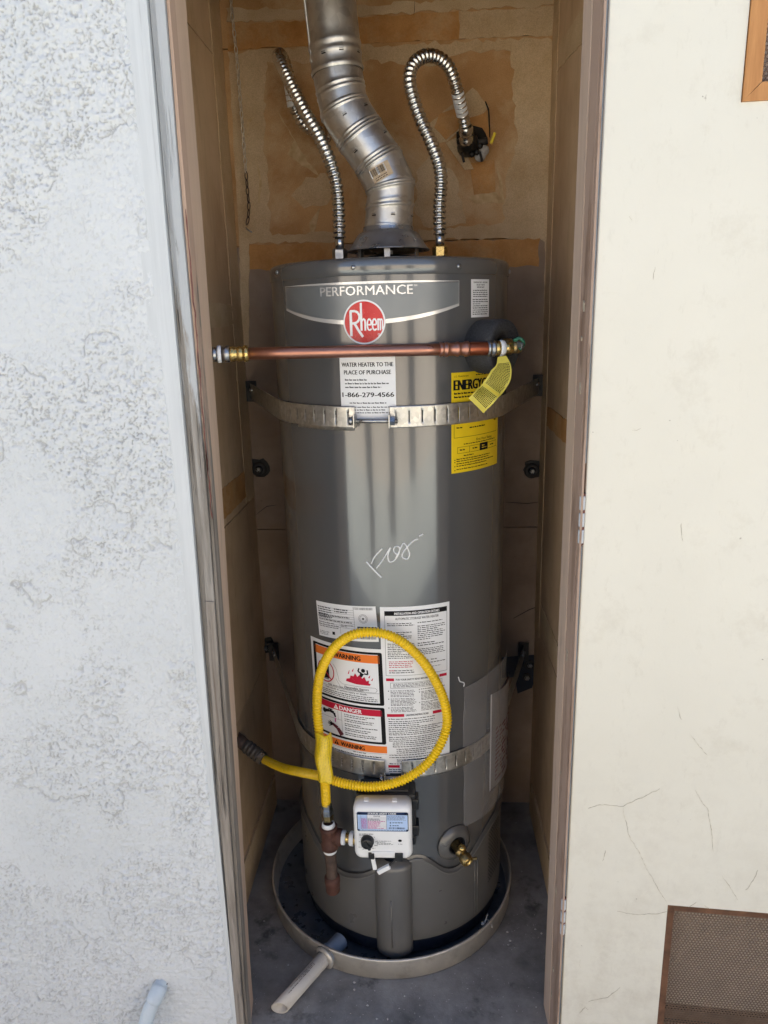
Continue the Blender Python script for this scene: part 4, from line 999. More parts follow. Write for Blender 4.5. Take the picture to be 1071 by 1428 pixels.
S.rect(.0215, .0065, .062, lh-.006, 'white_ink', 3); S.rect(.0215, .007, .0219, lh-.006, 'blue_ink', 4); S.rect(.062, .007, .0625, lh-.006, 'blue_ink', 4); S.rect(.0085, .007, .0088, lh-.006, 'blue_ink', 4)
for k in range(11): S.rect(.002, .0115+k*.0028, .062, .01175+k*.0028, 'blue_ink', 4)
S.text('STATUS', .042, .0108, .0028, 'blue_ink', 'C', .03, lay=4)
S.para(.023, .0150, .050, .0205, 2, 'blue_ink', 4, fill=.55, ragged=.3, word=.005); S.para(.023, .0208, .060, .0405, 7, 'pink_ink', 4, fill=.6, ragged=.3, word=.005); S.para(.0095, .0150, .0205, .0405, 9, 'pink_ink', 4, fill=.55, ragged=.1, word=.005)
S.para(.064, .0085, lw-.003, .0195, 5, 'grey_ink', 4, fill=.4, ragged=.1, word=.005)
for v in (.0235, .0305): S.rect(.069, v, .0715, v+.0027, 'blue_ink', 4)
S.para(.0745, .0232, .096, .0268, 1, 'blue_ink', 4, ragged=0, word=.005); S.para(.0745, .0302, .094, .0338, 1, 'blue_ink', 4, ragged=0, word=.005)
for k in range(20): S.rect(.067+k*.0017, .0360, .067+k*.0017+S.r.uniform(.0004, .0012), .0402, 'blue_ink', 4)
S.para(.006, lh-.0048, lw-.006, lh-.0022, 1, 'blue_ink', 4, fill=.5, ragged=0, word=.005)
for ink, bb in S.k.items():
    if bb.v: tag(bb.build('status_print', ink, gv), kind='stuff')
# igniter leads under the valve
B().tube(spline([(-.121, 1.324, .368), (-.119, 1.318, .352), (-.113, 1.316, .338), (-.106, 1.314, .330)], .004), .0022, 8).build('lead', 'black', gv)
B().box((-.1165, 1.317, .3495), (.0085, .007, .028), Matrix.Rotation(RAD(-8), 3, 'Y'), .001).build('lead_sleeve', 'white_plastic', gv)
B().tube(spline([(-.060, 1.322, .366), (-.074, 1.317, .356), (-.088, 1.314, .344), (-.100, 1.313, .335)], .004), .0024, 8).build('lead', 'black', gv)
B().tube(spline([(-.0535, 1.318, .368), (-.062, 1.316, .363), (-.070, 1.3155, .3565)], .004), .0012, 6).build('lead', 'white_plastic', gv)
B().box((-.0955, 1.3125, .3395), (.030, .008, .0095), Matrix.Rotation(RAD(-32), 3, 'Y'), .001).build('connector_plug', 'white_plastic', gv)

# foam ring round the relief port
TF = 48.; fn_ = Vector((math.sin(RAD(TF)), -math.cos(RAD(TF)), 0)); f0 = Vector(T(TF, 1.4195))
fo = B().lathe([(.021, .048), (.0475, .056), (.051, .053), (.052, .048), (.052, -.012), (.020, -.012), (.020, .02), (.021, .048)], f0, fn_, seg=48).build('foam_ring', 'foam', wh)

# ------------------------------------------------------------------ relief valve and its copper discharge pipe
def cp(x): return Vector((x, 1.379+(x+.07)*.21, 1.4205-(x+.07)*.010))
rv = thing('relief_valve', tuple(f0+fn_*.03), 'brass relief valve with green wire and a yellow tag in the black foam ring', 'valve')
B().lathe([(.012, -.03), (.012, .046), (.016, .048), (.016, .066), (.012, .070), (.012, .088), (.0001, .089)], f0, fn_, seg=20).build('valve_body', 'dull_brass', rv)
e = f0+fn_*.070
B().tube([e, cp(.163), cp(.150)], [.011, .011, .010], 16).build('valve_outlet', 'brass', rv)
B().box(e+fn_*.020+Vector((-.004, -.004, .004)), (.022, .005, .013), Matrix.Rotation(RAD(-TF), 3, 'Z') @ Matrix.Rotation(RAD(15), 3, 'Y'), .002).build('test_lever', 'lever', rv)
B().tube(spline([e+fn_*.014+Vector((-.008, -.004, .012)), e+fn_*.022+Vector((-.003, -.006, .016)), e+fn_*.022+Vector((.004, -.003, .006)), e+fn_*.022+Vector((-.004, -.008, -.004))], .003), .0034, 8).build('seal_wire', 'green', rv)
# limp tag: ribbon hanging left and down
tp = [(0.1471,1.405,1.4041),(0.1493,1.398,1.3847),(0.1424,1.392,1.3669),(0.1301,1.386,1.3491),(0.1137,1.378,1.333),(0.0976,1.374,1.3165)]; 
tl = spline(tp, .003); tn = len(tl)
_tu = []
for i in range(tn):
    k = i/(tn-1); d_ = (tl[min(i+1, tn-1)]-tl[max(i-1, 0)]).normalized(); wv = Vector((.80, .18, .40)) - d_*Vector((.80, .18, .40)).dot(d_); _tu.append(wv.normalized()*(.008+.0125*min(1, k*3)))
def tagf(u, v, l):
    i = min(tn-1, max(0., v*(tn-1))); a = int(i); b_ = min(a+1, tn-1); f_ = i-a
    p = tl[a].lerp(tl[b_], f_)+_tu[a].lerp(_tu[b_], f_)*(2*u-1); return (p.x-.3*l, p.y-l*1.2, p.z+.2*l)
tg = Print(9, 9, tagf, 12)
def tg_para(u0, v0, u1, v1, n):
    for k in range(n):
        v = v0+(v1-v0)*k/n; u = u0
        while u < u1-.02:
            e_ = min(u1, u+tg.r.uniform(.03, .10)); s_ = (v1-v0)/n*.5
            tg.poly([(u, v), (e_, v), (e_, v+s_), (u, v+s_)], 'black_ink'); u = e_+.02
tg_para(.1, .12, .92, .60, 22); tg_para(.08, .67, .92, .93, 10); tg.poly([(.02, .625), (.98, .625), (.98, .635), (.02, .635)], 'yellow_label')
to = B().grid(lambda a, c: tagf(a, c, 0), 4, 40).build('warning_tag', 'yellow_tag', rv); tg.inks(to)

dp = thing('discharge_pipe', tuple(cp(-.37)), 'horizontal copper discharge pipe crossing the front of the heater', 'pipe')
B().tube([cp(-.318), cp(-.2), cp(0), cp(.055)], .0111, 24).build('pipe', 'copper', dp)
def ringed(x0, prof, name, mat): 
    P_ = [cp(x0+h) for _, h in prof]; B().tube(P_, [r for r, _ in prof], 24).build(name, mat, dp)
ringed(.030, [(.0112, 0), (.0132, .001), (.0132, .006), (.0122, .007), (.0122, .010), (.0140, .011), (.0140, .015), (.0122, .017), (.0122, .030), (.0138, .032), (.0138, .036), (.0122, .038), (.0122, .046), (.0145, .048), (.0145, .054), (.0120, .056)], 'press_coupling', 'copper')
ringed(.080, [(.0120, 0), (.0126, .002), (.0126, .040), (.0122, .042)], 'pipe_stub', 'old_copper')
ringed(.120, [(.0125, 0), (.0155, .002), (.0155, .005), (.0138, .006), (.0138, .009), (.0155, .010), (.0155, .014), (.0135, .016)], 'press_adapter', 'zinc')
ringed(.134, [(.0138, 0), (.0138, .010), (.0130, .011)], 'adapter_nut', 'brass')
ringed(.144, [(.0120, 0), (.0148, .001), (.0152, .004), (.0140, .009), (.0110, .011)], 'thread_tape', 'teflon')
ringed(-.322, [(.0112, 0), (.0145, .001), (.0152, .004), (.0145, .008), (.0118, .009)], 'press_adapter', 'brass')
ringed(-.346, [(.0125, 0), (.0138, .002), (.0138, .008), (.0125, .009), (.0125, .014), (.0136, .015), (.0136, .021), (.0120, .024)], 'press_adapter', 'brass')
ringed(-.359, [(.0150, 0), (.0150, .013), (.0135, .0135)], 'adapter_nut', 'zinc')
ringed(-.3665, [(.0145, 0), (.0152, .002), (.0152, .006), (.0140, .007)], 'thread_tape', 'teflon')
ringed(-.478, [(.0118, 0), (.0118, .100), (.0130, .104), (.0130, .112)], 'wall_nipple', 'zinc')

# ------------------------------------------------------------------ flexible water connectors
def connector(label, base, pts, collar, term, termd, nutmat):
    o = thing('water_connector', base, label, 'hose', 'corrugated stainless water connectors on the heater top')
    x, y, z = base
    B().lathe([(.0125, -.03), (.0125, .012), (.0135, .013), (.0135, .016), (.0125, .018)], (x, y, z), seg=20).build('nipple', 'zinc', o)
    B().lathe([(.012, .012), (.0165, .014), (.0165, .032), (.014, .035), (.010, .035)], (x, y, z), seg=6, smooth=False).build('hex_nut', nutmat, o)
    B().tube([(x, y, z+.030), (x, y, z+.062)], .0098, 18).build('plain_sleeve', 'stainless', o)
    corrugated(pts, .0145, .0106, .0112, 8, 22, .8).build('hose', 'stainless', o)
    if collar: 
        c = spline(collar, .004); B().tube(c, .0142, 20).build('paper_collar', 'paper', o)
    t_ = Vector(term); d_ = Vector(termd).normalized()
    B().lathe([(.013, -.02), (.0165, -.016), (.0165, .0), (.014, .002), (.014, .010), (.0165, .012), (.0165, .022), (.012, .024)], t_, d_, seg=20).build('end_nut', 'stainless', o)
    return o
bl = (-0.1767,1.66,1.6174); br = (0.0383,1.66,1.6142)
connector('corrugated steel water hose left of the vent pipe, looping back to the wall', (bl[0], bl[1], 1.590),
  [(bl[0], bl[1], 1.648)] + [(-0.1759,1.66,1.7138),(-0.1801,1.66,1.7603),(-0.1938,1.665,1.806),(-0.2163,1.68,1.8552),(-0.2441,1.7,1.9047),(-0.2714,1.725,1.9573),(-0.2919,1.75,2.0007),(-0.3074,1.785,2.0339),(-0.3093,1.825,2.0489),(-0.3036,1.86,2.0332),(-0.2998,1.875,2.002),(-0.2969,1.885,1.967),(-0.2857,1.9,1.9382),(-0.267,1.93,1.9227),(-0.2476,1.965,1.9203)], 
  [(-0.301,1.874,2.0077),(-0.2987,1.881,1.9811),(-0.2974,1.886,1.9612)], (-0.2453,1.975,1.9208), (.5, .8, -.1), 'zinc')
connector('corrugated steel water hose right of the vent pipe, arched into the wall stub', (br[0], br[1], 1.590),
  [(br[0], br[1], 1.648)] + [(0.0379,1.66,1.7),(0.0412,1.66,1.7488),(0.037,1.665,1.7871),(0.0196,1.68,1.8345),(0.0006,1.69,1.8756),(-0.0139,1.7,1.9165),(-0.0225,1.71,1.9558),(-0.0162,1.725,1.988),(0.0065,1.745,2.0105),(0.0343,1.77,2.017),(0.0596,1.795,2.007),(0.0746,1.82,1.9868),(0.0851,1.84,1.9603),(0.0945,1.865,1.9325),(0.1042,1.89,1.9034)], 
  [(0.0834,1.838,1.9642),(0.0889,1.852,1.9472),(0.0964,1.871,1.9264)], (0.1065,1.9,1.8934), (.06, .75, -.62), 'brass')
cs = thing('wall_stub', (0.1169,1.96,1.8839), 'black taped valve stub with a yellow handle in the wall hole', 'valve')
c0 = Vector((0.1166,1.955,1.8829))
B().tube([c0+Vector((-.004, .05, -.0)), c0+Vector((0, 0, 0)), c0+Vector((-.004, -.022, .014))], [.024, .024, .018], 16).build('stub_body', 'tar', cs)
for k in range(9):
    a = rs.uniform(0, 6.28); p = c0+Vector((.026*math.cos(a), rs.uniform(-.01, .01), .020*math.sin(a)-.006)); B().lathe([(.0001, -.007), (.006, -.005), (.008, 0), (.006, .005), (.0001, .007)], p, (rs.uniform(-1, 1), rs.uniform(-1, 1), .5), seg=9).build('mastic_lump', 'tar', cs)
B().tube([c0+Vector((.015, .0, .0)), c0+Vector((.045, -.004, .004))], .008, 12).build('valve_stem', 'iron', cs)
B().box(c0+Vector((.057, -.006, .008)), (.007, .010, .026), Matrix.Rotation(RAD(22), 3, 'Y'), .002).build('handle', 'yellow_handle', cs)
for dx in (-.018, .026): B().tube([c0+Vector((dx, -.002, -.02)), c0+Vector((dx+.006, -.004, -.042))], .003, 8).build('bolt', 'iron', cs)
for dx, dz in ((.036, -.014), (.028, -.026)): B().lathe([(.0001, -.012), (.012, -.006), (.014, 0), (.010, .007), (.0001, .012)], c0+Vector((dx, .012, dz)), (0, 1, .3), seg=12).build('fluff', 'cobweb', cs)

# ------------------------------------------------------------------ galvanised vent pipe
vp = thing('vent_pipe', (CX, CY, 1.664), 'galvanised steel vent pipe with an adjustable elbow rising from the hood', 'pipe')
def ring_on(p, n, r, seg=40, up=Vector((0, 1, 0))):
    n = n.normalized(); a = (up-n*up.dot(n)).normalized(); b = n.cross(a)
    return [p+(a*math.cos(2*math.pi*k/seg)+b*math.sin(2*math.pi*k/seg))*r for k in range(seg)]
J = [Vector((CX, CY, 1.659)), Vector((-0.0641,1.66,1.7425)), Vector((-0.0871,1.662,1.7908)), Vector((-0.1246,1.664,1.8444)), Vector((-0.1572,1.666,1.8972)), Vector((-0.1682,1.668,1.9616)), Vector((-0.1788,1.67,2.0957)), Vector((-0.1934,1.672,2.2791))]
J[-1] = J[-2]+(J[-1]-J[-2])*((2.55-J[-2].z)/(J[-1].z-J[-2].z))
NRM = []
for i in range(len(J)):
    d_ = Vector((0, 0, 0))
    if i: d_ += (J[i]-J[i-1]).normalized()
    if i < len(J)-1: d_ += (J[i+1]-J[i]).normalized()
    NRM.append(d_.normalized())
def duct(i, j, name, r0, beads):
    """section between two mitre planes; beads = [(t, bulge, half-width)]"""
    rings = []; ts = sorted(set([0, 1]+[max(0, min(1, t+k*h)) for t, b, h in beads for k in (-1, -.5, 0, .5, 1)]+[k/8 for k in range(9)]))
    for t in ts:
        r = r0
        for tb, b, h in beads:
            if abs(t-tb) < h: r += b*(.5+.5*math.cos(math.pi*(t-tb)/h))
        rings.append(ring_on(J[i].lerp(J[j], t), NRM[i].lerp(NRM[j], t), r))
    return B().loft(rings, True, False, True).build(name, 'galv', vp)
c_ = duct(0, 1, 'collar', .0505, [(.08, .0012, .05), (.55, .0022, .06), (.66, .0012, .05), (.97, .003, .05)])
g1 = duct(1, 2, 'elbow_gore', .0518, [(.06, .0022, .07), (.94, .0020, .07)])
g2 = duct(2, 3, 'elbow_gore', .0512, [(.05, .0022, .06), (.17, .0014, .05), (.95, .0020, .06)])
g3 = duct(3, 4, 'elbow_gore', .0518, [(.05, .0022, .06), (.18, .0014, .05), (.95, .0018, .06)])
g4 = duct(4, 5, 'elbow_gore', .0508, [(.05, .0022, .08), (.45, .0014, .06), (.6, .0014, .06)])
st_ = duct(5, 7, 'straight_duct', .0522, [(.01, .0026, .012), (.055, .0018, .012), (.085, .0022, .014)])
sm_ = J[5].lerp(J[7], 0); s_d = (J[7]-J[5])
B().tube([J[5]+s_d*.03+Vector((-.0485, -.020, 0)), J[7]+Vector((-.0485, -.020, 0))], .0022, 8).build('lock_seam', 'galv', st_)
# punched locking tabs (small dark slots with a raised lip) round the joints
for (i, j, t, degs) in ((0, 1, .30, (-72, -12, 34)), (2, 3, .55, (-55, 32)), (3, 4, .6, (-48, 8)), (5, 7, .045, (-66, -18, 22))):
    p = J[i].lerp(J[j], t); n = NRM[i].lerp(NRM[j], t).normalized(); par = {0: c_, 2: g2, 3: g3, 5: st_}[i]
    a = (Vector((0, -1, 0))-n*n.dot(Vector((0, -1, 0)))).normalized(); b = a.cross(n)
    for dg in degs:
        o = a*math.cos(RAD(dg))+b*math.sin(RAD(dg)); e1 = n.cross(o)
        M_ = Matrix((e1, o, n)).transposed()
        B().box(p+o*.0522, (.009, .0016, .0020), M_).build('punched_slot', 'black', par)
        B().box(p+o*.0530+n*.0030, (.0085, .0012, .0018), M_, .0006).build('punched_tab', 'zinc', par)
# torn barcode sticker on the lower gore
p = J[1].lerp(J[2], .5); n = (J[2]-J[1]).normalized(); a = (Vector((0, -1, 0))-n*n.dot(Vector((0, -1, 0)))).normalized(); b = a.cross(n)
S = Print(.044, .030, lambda u, v, l: tuple(p+n*(.014-v*.95)+(a*math.cos((u-.016)/.053)+b*math.sin((u-.016)/.053))*(.0536+l)), 14)
S.rect(.010, .002, .044, .019, 'paper', 1)
for k in range(15): S.rect(.011+k*.0021, .003, .011+k*.0021+S.r.uniform(.0005, .0015), .017, 'black_ink', 2)
S.para(.012, .021, .040, .029, 2, 'brown_iron', ragged=.3)
S.sheet('barcode_sticker', 'barcode_paper', g1, nu=8, nv=2)

# ------------------------------------------------------------------ hanging chain
cpx = [Vector(p) for p in [(-0.4386,1.965,2.302),(-0.4455,1.965,2.2146),(-0.4433,1.965,2.1548),(-0.4405,1.965,2.0784),(-0.4389,1.965,1.9846),(-0.4378,1.965,1.8801),(-0.4366,1.965,1.7975),(-0.436,1.965,1.7555),(-0.4422,1.965,1.7217),(-0.4489,1.965,1.7048)]]
ck = thing('hanging_chain', tuple(cpx[0]), 'thin twisted jack chain hanging down the left of the back wall', 'chain')
cps = spline(cpx, .0175); link0 = None
def link_mesh(mat):
    s = B(); P_ = []
    for k in range(24):
        t = 2*math.pi*k/24; P_.append(Vector((.0034*math.cos(t)*(1+.1*math.cos(2*t)), 0, .0105*math.sin(t))))
    P_.append(P_[0]); s.tube(P_, .0014, 6, caps=False); o = s.build('link', mat); return o
la = link_mesh('chain'); lb = link_mesh('rusty_chain')
for i, p in enumerate(cps[:-1]):
    d_ = (cps[i+1]-p); m_ = la if p.z > 1.83 else lb; qt = d_.to_track_quat('Z', 'Y')
    o = m_.copy(); COL.objects.link(o); o.parent = ck; o.location = p-cpx[0]; o.name = 'link'
    o.rotation_mode = 'QUATERNION'; o.rotation_quaternion = qt @ Matrix.Rotation(RAD(90*(i % 2)+20), 3, 'Z').to_quaternion()
bpy.data.objects.remove(la); bpy.data.objects.remove(lb)
e_ = cps[-1]; B().tube([e_, e_+Vector((.006, -.002, -.006)), e_+Vector((.016, -.004, -.012))], .0016, 6).build('end_clip', 'zinc', ck)

# ------------------------------------------------------------------ seismic straps
def band_path(r, tha, thb, wall, n=70):
    """plan polyline: from the wall anchor, tangent on to the tank, round to thb"""
    W_ = Vector((wall[0], wall[1])); C_ = Vector((CX, CY)); d_ = W_-C_; L_ = d_.length; sgn = 1 if wall[0] > CX else -1
    base = math.atan2(d_.x, -d_.y); al = math.acos(r/L_); tt = base-sgn*al
    tp_ = Vector((CX+r*math.sin(tt), CY-r*math.cos(tt))); P_ = [W_.lerp(tp_, k/10) for k in range(10)]
    te = RAD(thb); k_ = max(8, int(abs(tt-te)*r/.004))
    P_ += [Vector((CX+r*math.sin(tt+(te-tt)*k/k_), CY-r*math.cos(tt+(te-tt)*k/k_))) for k in range(k_+1)]
    return P_
def band(P_, zc, h, slots, parent, name='band', mat='strap', drop=0.):
    s = B(); acc = [0.]
    for a, b in zip(P_, P_[1:]): acc.append(acc[-1]+(b-a).length)
    tot = acc[-1]; xs = np.arange(0, tot, .0026); 
    def at_(d):
        i = min(len(acc)-2, max(0, int(np.searchsorted(acc, d))-1)); t = (d-acc[i])/max(1e-9, acc[i+1]-acc[i]); return P_[i].lerp(P_[i+1], t)
    n = len(xs)-1; zv = [-.5, -.44, -.27, .27, .44, .5]
    def f(u, v):
        p = at_(xs[int(round(u*n))]); j = int(round(v*5)); q = p-Vector((CX, CY)); 
        fl = .0009*(1 if j in (0, 5) else 0); return (p.x, p.y, zc+h*zv[j])
    def sk(i, j): return slots and j == 2 and xs[i] > tot*slots[0] and i % slots[1] in (0,) and i < n-2
    s.grid(f, n, 5, True, sk); return s.build(name, mat, parent, solid=.0014)
def strap(zc, h, thL, thR, wl_, wr_, label, bolt_z):
    o = thing('seismic_strap', T(thL, zc, .004), label, 'strap', 'slotted steel straps round the heater')
    for thb, wall in ((thL, wl_), (thR, wr_)):
        pth = band_path(R+.0042, 0, thb, wall)
        bd = band(pth, zc, h, (.52, 10), o)
        # lug turned outwards at the front end
        sg = -1 if thb == thL else 1
        B().box(T(thb+sg*-.0, zc+bolt_z, .0125), (.0022, .018, h*.62), Matrix.Rotation(RAD(thb), 3, 'Z'), .0006).build('lug', 'strap', bd)
        W_ = Vector((wall[0], wall[1], zc)); 
        B().box(W_+Vector((.012*sg*0, .004, 0)), (.030, .004, h+.014), None, .001).build('anchor_plate', 'iron', bd)
        d_ = Vector((pth[1].x-pth[0].x, pth[1].y-pth[0].y, 0)).normalized()
        for k in (0.015, .032):
            q = Vector((pth[0].x, pth[0].y, zc+.006))+d_*k; nn = Vector((d_.y, -d_.x, 0)); nn = nn if nn.y < 0 else -nn
            B().lathe([(.005, 0), (.005, .003), (.003, .005), (.0001, .005)], q+nn*.001, nn, seg=10).build('rivet', 'zinc', bd)
    a = Vector(T(thL-2.5, zc+bolt_z, .0145)); b = Vector(T(thR+3.5, zc+bolt_z, .0145))
    bt_ = B().tube([a, b], .0044, 12).build('bolt', 'zinc', o)
    dd = (b-a).normalized()
    B().lathe([(.0001, -.004), (.0082, -.003), (.0082, .003), (.0001, .003)], a+dd*.004, dd, seg=12).build('bolt_head', 'zinc', bt_)
    B().lathe([(.0036, -.005), (.0092, -.005), (.0092, .005), (.0036, .005)], b-dd*.010, dd, seg=6, smooth=False).build('hex_nut', 'zinc', bt_)
    return o
s1_ = strap(1.2945, .042, -13.2, 1.2, (-.468, 1.982), (.305, 1.982), 'upper slotted steel strap bolted below the telephone label', -.006)
pth = band_path(R+.0022, 0, -14.5, (-.30, 1.78)); 
B().grid(lambda u, v: T(-46+31.5*u, 1.268+.030*v, .0022), 24, 2).build('under_band', 'strap', s1_, solid=.001)
s2_ = strap(.522, .044, -4.6, 3.4, (-.455, 1.982), (.285, 1.982), 'lower slotted steel strap across the bottom of the instruction labels', -.016)

# big washers and screws on the studs
def anchor(label, x, z, r, hole=True):
    o = thing('lag_screw', (x, YB, z), label, 'screw', 'lag screws and washers in the back wall')
    if hole:
        slab_xz(ragged([(x-.024, z-.002), (x-.018, z+.026), (x+.016, z+.030), (x+.030, z+.004), (x+.024, z-.018), (x-.010, z-.020)], .004, .01, rs), YB-.0035, .006).build('mastic_smear', 'tar', o)
    B().lathe([(.0035, .002), (r*.55, .004), (r, .0035), (r, .001), (r, -.002)], (x, YB-.004, z), (0, -1, 0), seg=28).build('washer', 'iron', o)
    B().lathe([(r*.52, .0035), (r*.45, .0065), (r*.30, .007)], (x, YB-.004, z), (0, -1, 0), seg=24).build('rubber_ring', 'black', o)
    B().lathe([(.0075, .006), (.0075, .012), (.006, .0135), (.0001, .0135)], (x, YB-.004, z), (0, -1, 0), seg=6, smooth=False).build('hex_head', 'zinc', o)
anchor('screw and dark washer in black mastic on the back wall left of the heater, upper', *(-0.4628,1.0761), .021)
anchor('screw and dark washer in black mastic on the back wall right of the heater, upper', *(0.2958,1.0615), .021)
anchor('screw and pale washer low on the back wall left of the heater', *(-0.4799,0.5312), .015)
anchor('upper of two screws on the dark plate low on the right of the back wall', *(0.3048,0.4759), .015, False)
anchor('lower of two screws on the dark plate low on the right of the back wall', *(0.2974,0.4363), .012, False)
pl = thing('anchor_bracket', (0.2747,1.992,0.4584), 'dark steel bracket plate low on the back wall right of the heater', 'bracket')
slab_xz([(0.2234,0.4974),(0.3323,0.5067),(0.3299,0.4463),(0.3143,0.3991),(0.2723,0.38),(0.2626,0.4344),(0.2245,0.4319)], YB-.0038, .0036).build('plate', 'navy', pl)

# ------------------------------------------------------------------ gas line
gs = thing('gas_stub', (-0.483,1.6534,0.4269), 'brown sleeved gas stub pipe coming out of the left wall', 'pipe')
g0 = Vector((-0.478,1.6368,0.4396)); g1_ = Vector((-0.4108,1.6,0.4125)); gd = (g1_-g0)
B().tube([g0-gd*.25, g0, g0+gd*.22], [.017, .017, .015], 18).build('wall_nipple', 'brown_iron', gs)
prof = [g0+gd*(.22+.6*k/40) for k in range(41)]
B().tube(prof, [.0155+(.0022 if (k//5) % 2 else 0) for k in range(41)], 20).build('ribbed_sleeve', 'sheath', gs)
B().tube([g0+gd*.80, g0+gd*.84, g0+gd*.98, g0+gd*1.02], [.013, .0165, .0165, .012], 6, smooth=False).build('flare_nut', 'zinc', gs)
gh = thing('gas_hose', tuple(g0+gd*1.0), 'yellow corrugated gas hose looped once in front of the heater', 'hose')
hp = [tuple(g0+gd*1.0)] + [(-0.3523,1.53,0.4379),(-0.2948,1.45,0.4816),(-0.2386,1.398,0.507),(-0.1772,1.372,0.5062),(-0.117,1.358,0.5098),(-0.0583,1.356,0.5259),(-0.0092,1.362,0.5554),(0.0231,1.374,0.5928),(0.0419,1.388,0.6391),(0.0376,1.394,0.6899),(0.0168,1.392,0.746),(-0.014,1.386,0.7981),(-0.0544,1.376,0.8415),(-0.1005,1.37,0.8617),(-0.1522,1.372,0.8545),(-0.1952,1.385,0.8148),(-0.2258,1.4,0.7496),(-0.236,1.404,0.6761),(-0.2328,1.395,0.6192),(-0.2244,1.372,0.5675),(-0.2207,1.362,0.5181),(-0.2208,1.366,0.4579)]
corrugated(hp, .0106, .0074, .0066, 8, 20, .7).build('hose', 'yellow_hose', gh)
nq = Vector((-0.2196,1.367,0.4535)); tee = Vector((-0.2187,1.37,0.3741)); up_ = (nq-tee).normalized()
B().lathe([(.0001, -.008), (.0115, -.008), (.0115, .004), (.0135, .006), (.0135, .020), (.0105, .022), (.0105, -.002)], nq, -up_, seg=6, smooth=False).build('flare_nut', 'zinc', gh)
B().lathe([(.0105, .018), (.0125, .020), (.0125, .034), (.011, .036)], nq, -up_, seg=6, smooth=False).build('flare_adapter', 'dull_brass', gh)
# wrapped yellow tag
tc = [Vector(p) for p in [(-0.2246,1.392,0.6211),(-0.2227,1.38,0.5938),(-0.2209,1.366,0.5593),(-0.2182,1.358,0.5262)]]
ts_ = spline(tc, .004); tn2 = len(ts_)
def wrapf(u, v, l):
    i = min(tn2-1, v*(tn2-1)); a = int(i); p = ts_[a].lerp(ts_[min(a+1, tn2-1)], i-a); x = (2*u-1)*(.0172+.0012*math.sin(v*5))
    return (p.x+x+.002*math.sin(v*9), p.y-.014-l+.0028*math.sin(u*7+v*4)+.012*abs(2*u-1)**4, p.z+.002*math.sin(u*6))
WP = Print(9, 9, wrapf, 21)
for k in range(9):
    u = .10+k*.095; v = .04
    while v < .94:
        e_ = min(.96, v+WP.r.uniform(.02, .07)); WP.poly([(u, v), (u+.022, v), (u+.022, e_), (u, e_)], 'dull_brass'); v = e_+.02
wt = B().grid(lambda u, v: wrapf(u, v, 0), 10, 18).build('wrapped_tag', 'yellow_label', gh, solid=.0006); WP.inks(wt)
gt = thing('gas_tee', tuple(tee), 'rusty iron gas tee with a capped drip leg beside the control box', 'pipe')
dn = -up_
B().lathe([(.0165, -.028), (.0195, -.027), (.0195, -.018), (.0170, -.015), (.0170, .015), (.0190, .020), (.0190, .030), (.016, .031)], tee, dn, seg=24, caps=True).build('tee_body', 'rust', gt)
sx_ = Vector((1, -.10, -.02)).normalized()
B().lathe([(.014, 0), (.0160, .016), (.0185, .018), (.0185, .028), (.014, .029)], tee, sx_, seg=24).build('tee_branch', 'rust', gt)
B().lathe([(.0135, .026), (.0155, .029), (.0155, .036), (.0125, .038)], tee, sx_, seg=20).build('thread_tape', 'teflon', gt)
B().lathe([(.0115, .034), (.0115, .052), (.0145, .053), (.0145, .064)], tee, sx_, seg=20).build('branch_nipple', 'brass', gt)
B().lathe([(.0135, .046), (.0158, .048), (.0158, .056)], tee, sx_, seg=20).build('thread_tape', 'teflon', gt)
B().lathe([(.0115, -.037), (.0138, -.035), (.0150, -.028), (.012, -.027)], tee, dn, seg=20).build('thread_tape', 'teflon', gt)
B().lathe([(.013, .030), (.0155, .031), (.0150, .040), (.011, .041)], tee, dn, seg=20).build('thread_tape', 'teflon', gt)
B().lathe([(.0128, .038), (.0128, .115)], tee, dn, seg=20).build('drip_leg', 'brown_iron', gt)
B().lathe([(.0128, .108), (.0175, .111), (.0180, .122), (.0165, .128), (.0165, .148), (.013, .153), (.0001, .154)], tee, dn, seg=20).build('pipe_cap', 'rust', gt)

# ------------------------------------------------------------------ manual in a clear pouch
mp = thing('manual_pouch', T(38, .345, .004), 'clear plastic pouch holding a manual, stuck to the right of the heater', 'pouch')
def pf(u, v):
    th = 36.5+48*u; z = .338+.355*v+.012*u*(v-.3)
    off = .003+.012*math.sin(math.pi*min(1, u*1.05))*math.sin(math.pi*max(.05, v))**.6+.010*u*u+.0016*math.sin(9*u+7*v)+.0012*math.sin(23*v+4*u)
    return T(th, z, off)
B().grid(pf, 36, 36).build('clear_sleeve', 'film', mp)
BK = Print(9, 9, lambda u, v, l: T(57+27*u, .640-.225*v-.03*(1-u)*v+.0, .0055+l+.012*math.sin(2.6*u)+.006*u), 31)
for a, b, c, d in ((.04, .02, .9, .20),):
    for k in range(7):
        v = a+k*.040; BK.poly([(.10, v+.02), (.92, v-.02), (.92, v+.002), (.10, v+.040)], 'maroon_ink')
for k in range(13):
    v = .38+k*.045; u = .15
    while u < .9:
        e_ = min(.93, u+BK.r.uniform(.05, .25)); BK.poly([(u, v), (e_, v-.015), (e_, v+.007), (u, v+.022)], 'maroon_ink'); u = e_+.04
BK.rect(0, 0, .03, 1, 'white_ink', 1)
bk = B().grid(lambda u, v: BK.fn(u, v, 0), 20, 8).build('manual', 'booklet', mp); BK.inks(bk)
tr = B()
tr.tube([pf(.004, v/20) for v in range(21)], .0006, 6); tr.tube([pf(u/20, .996) for u in range(21)], .0006, 6); tr.tube([pf(u/20, .004) for u in range(21)], .0006, 6)
tr.build('sealed_edge', 'film', mp)
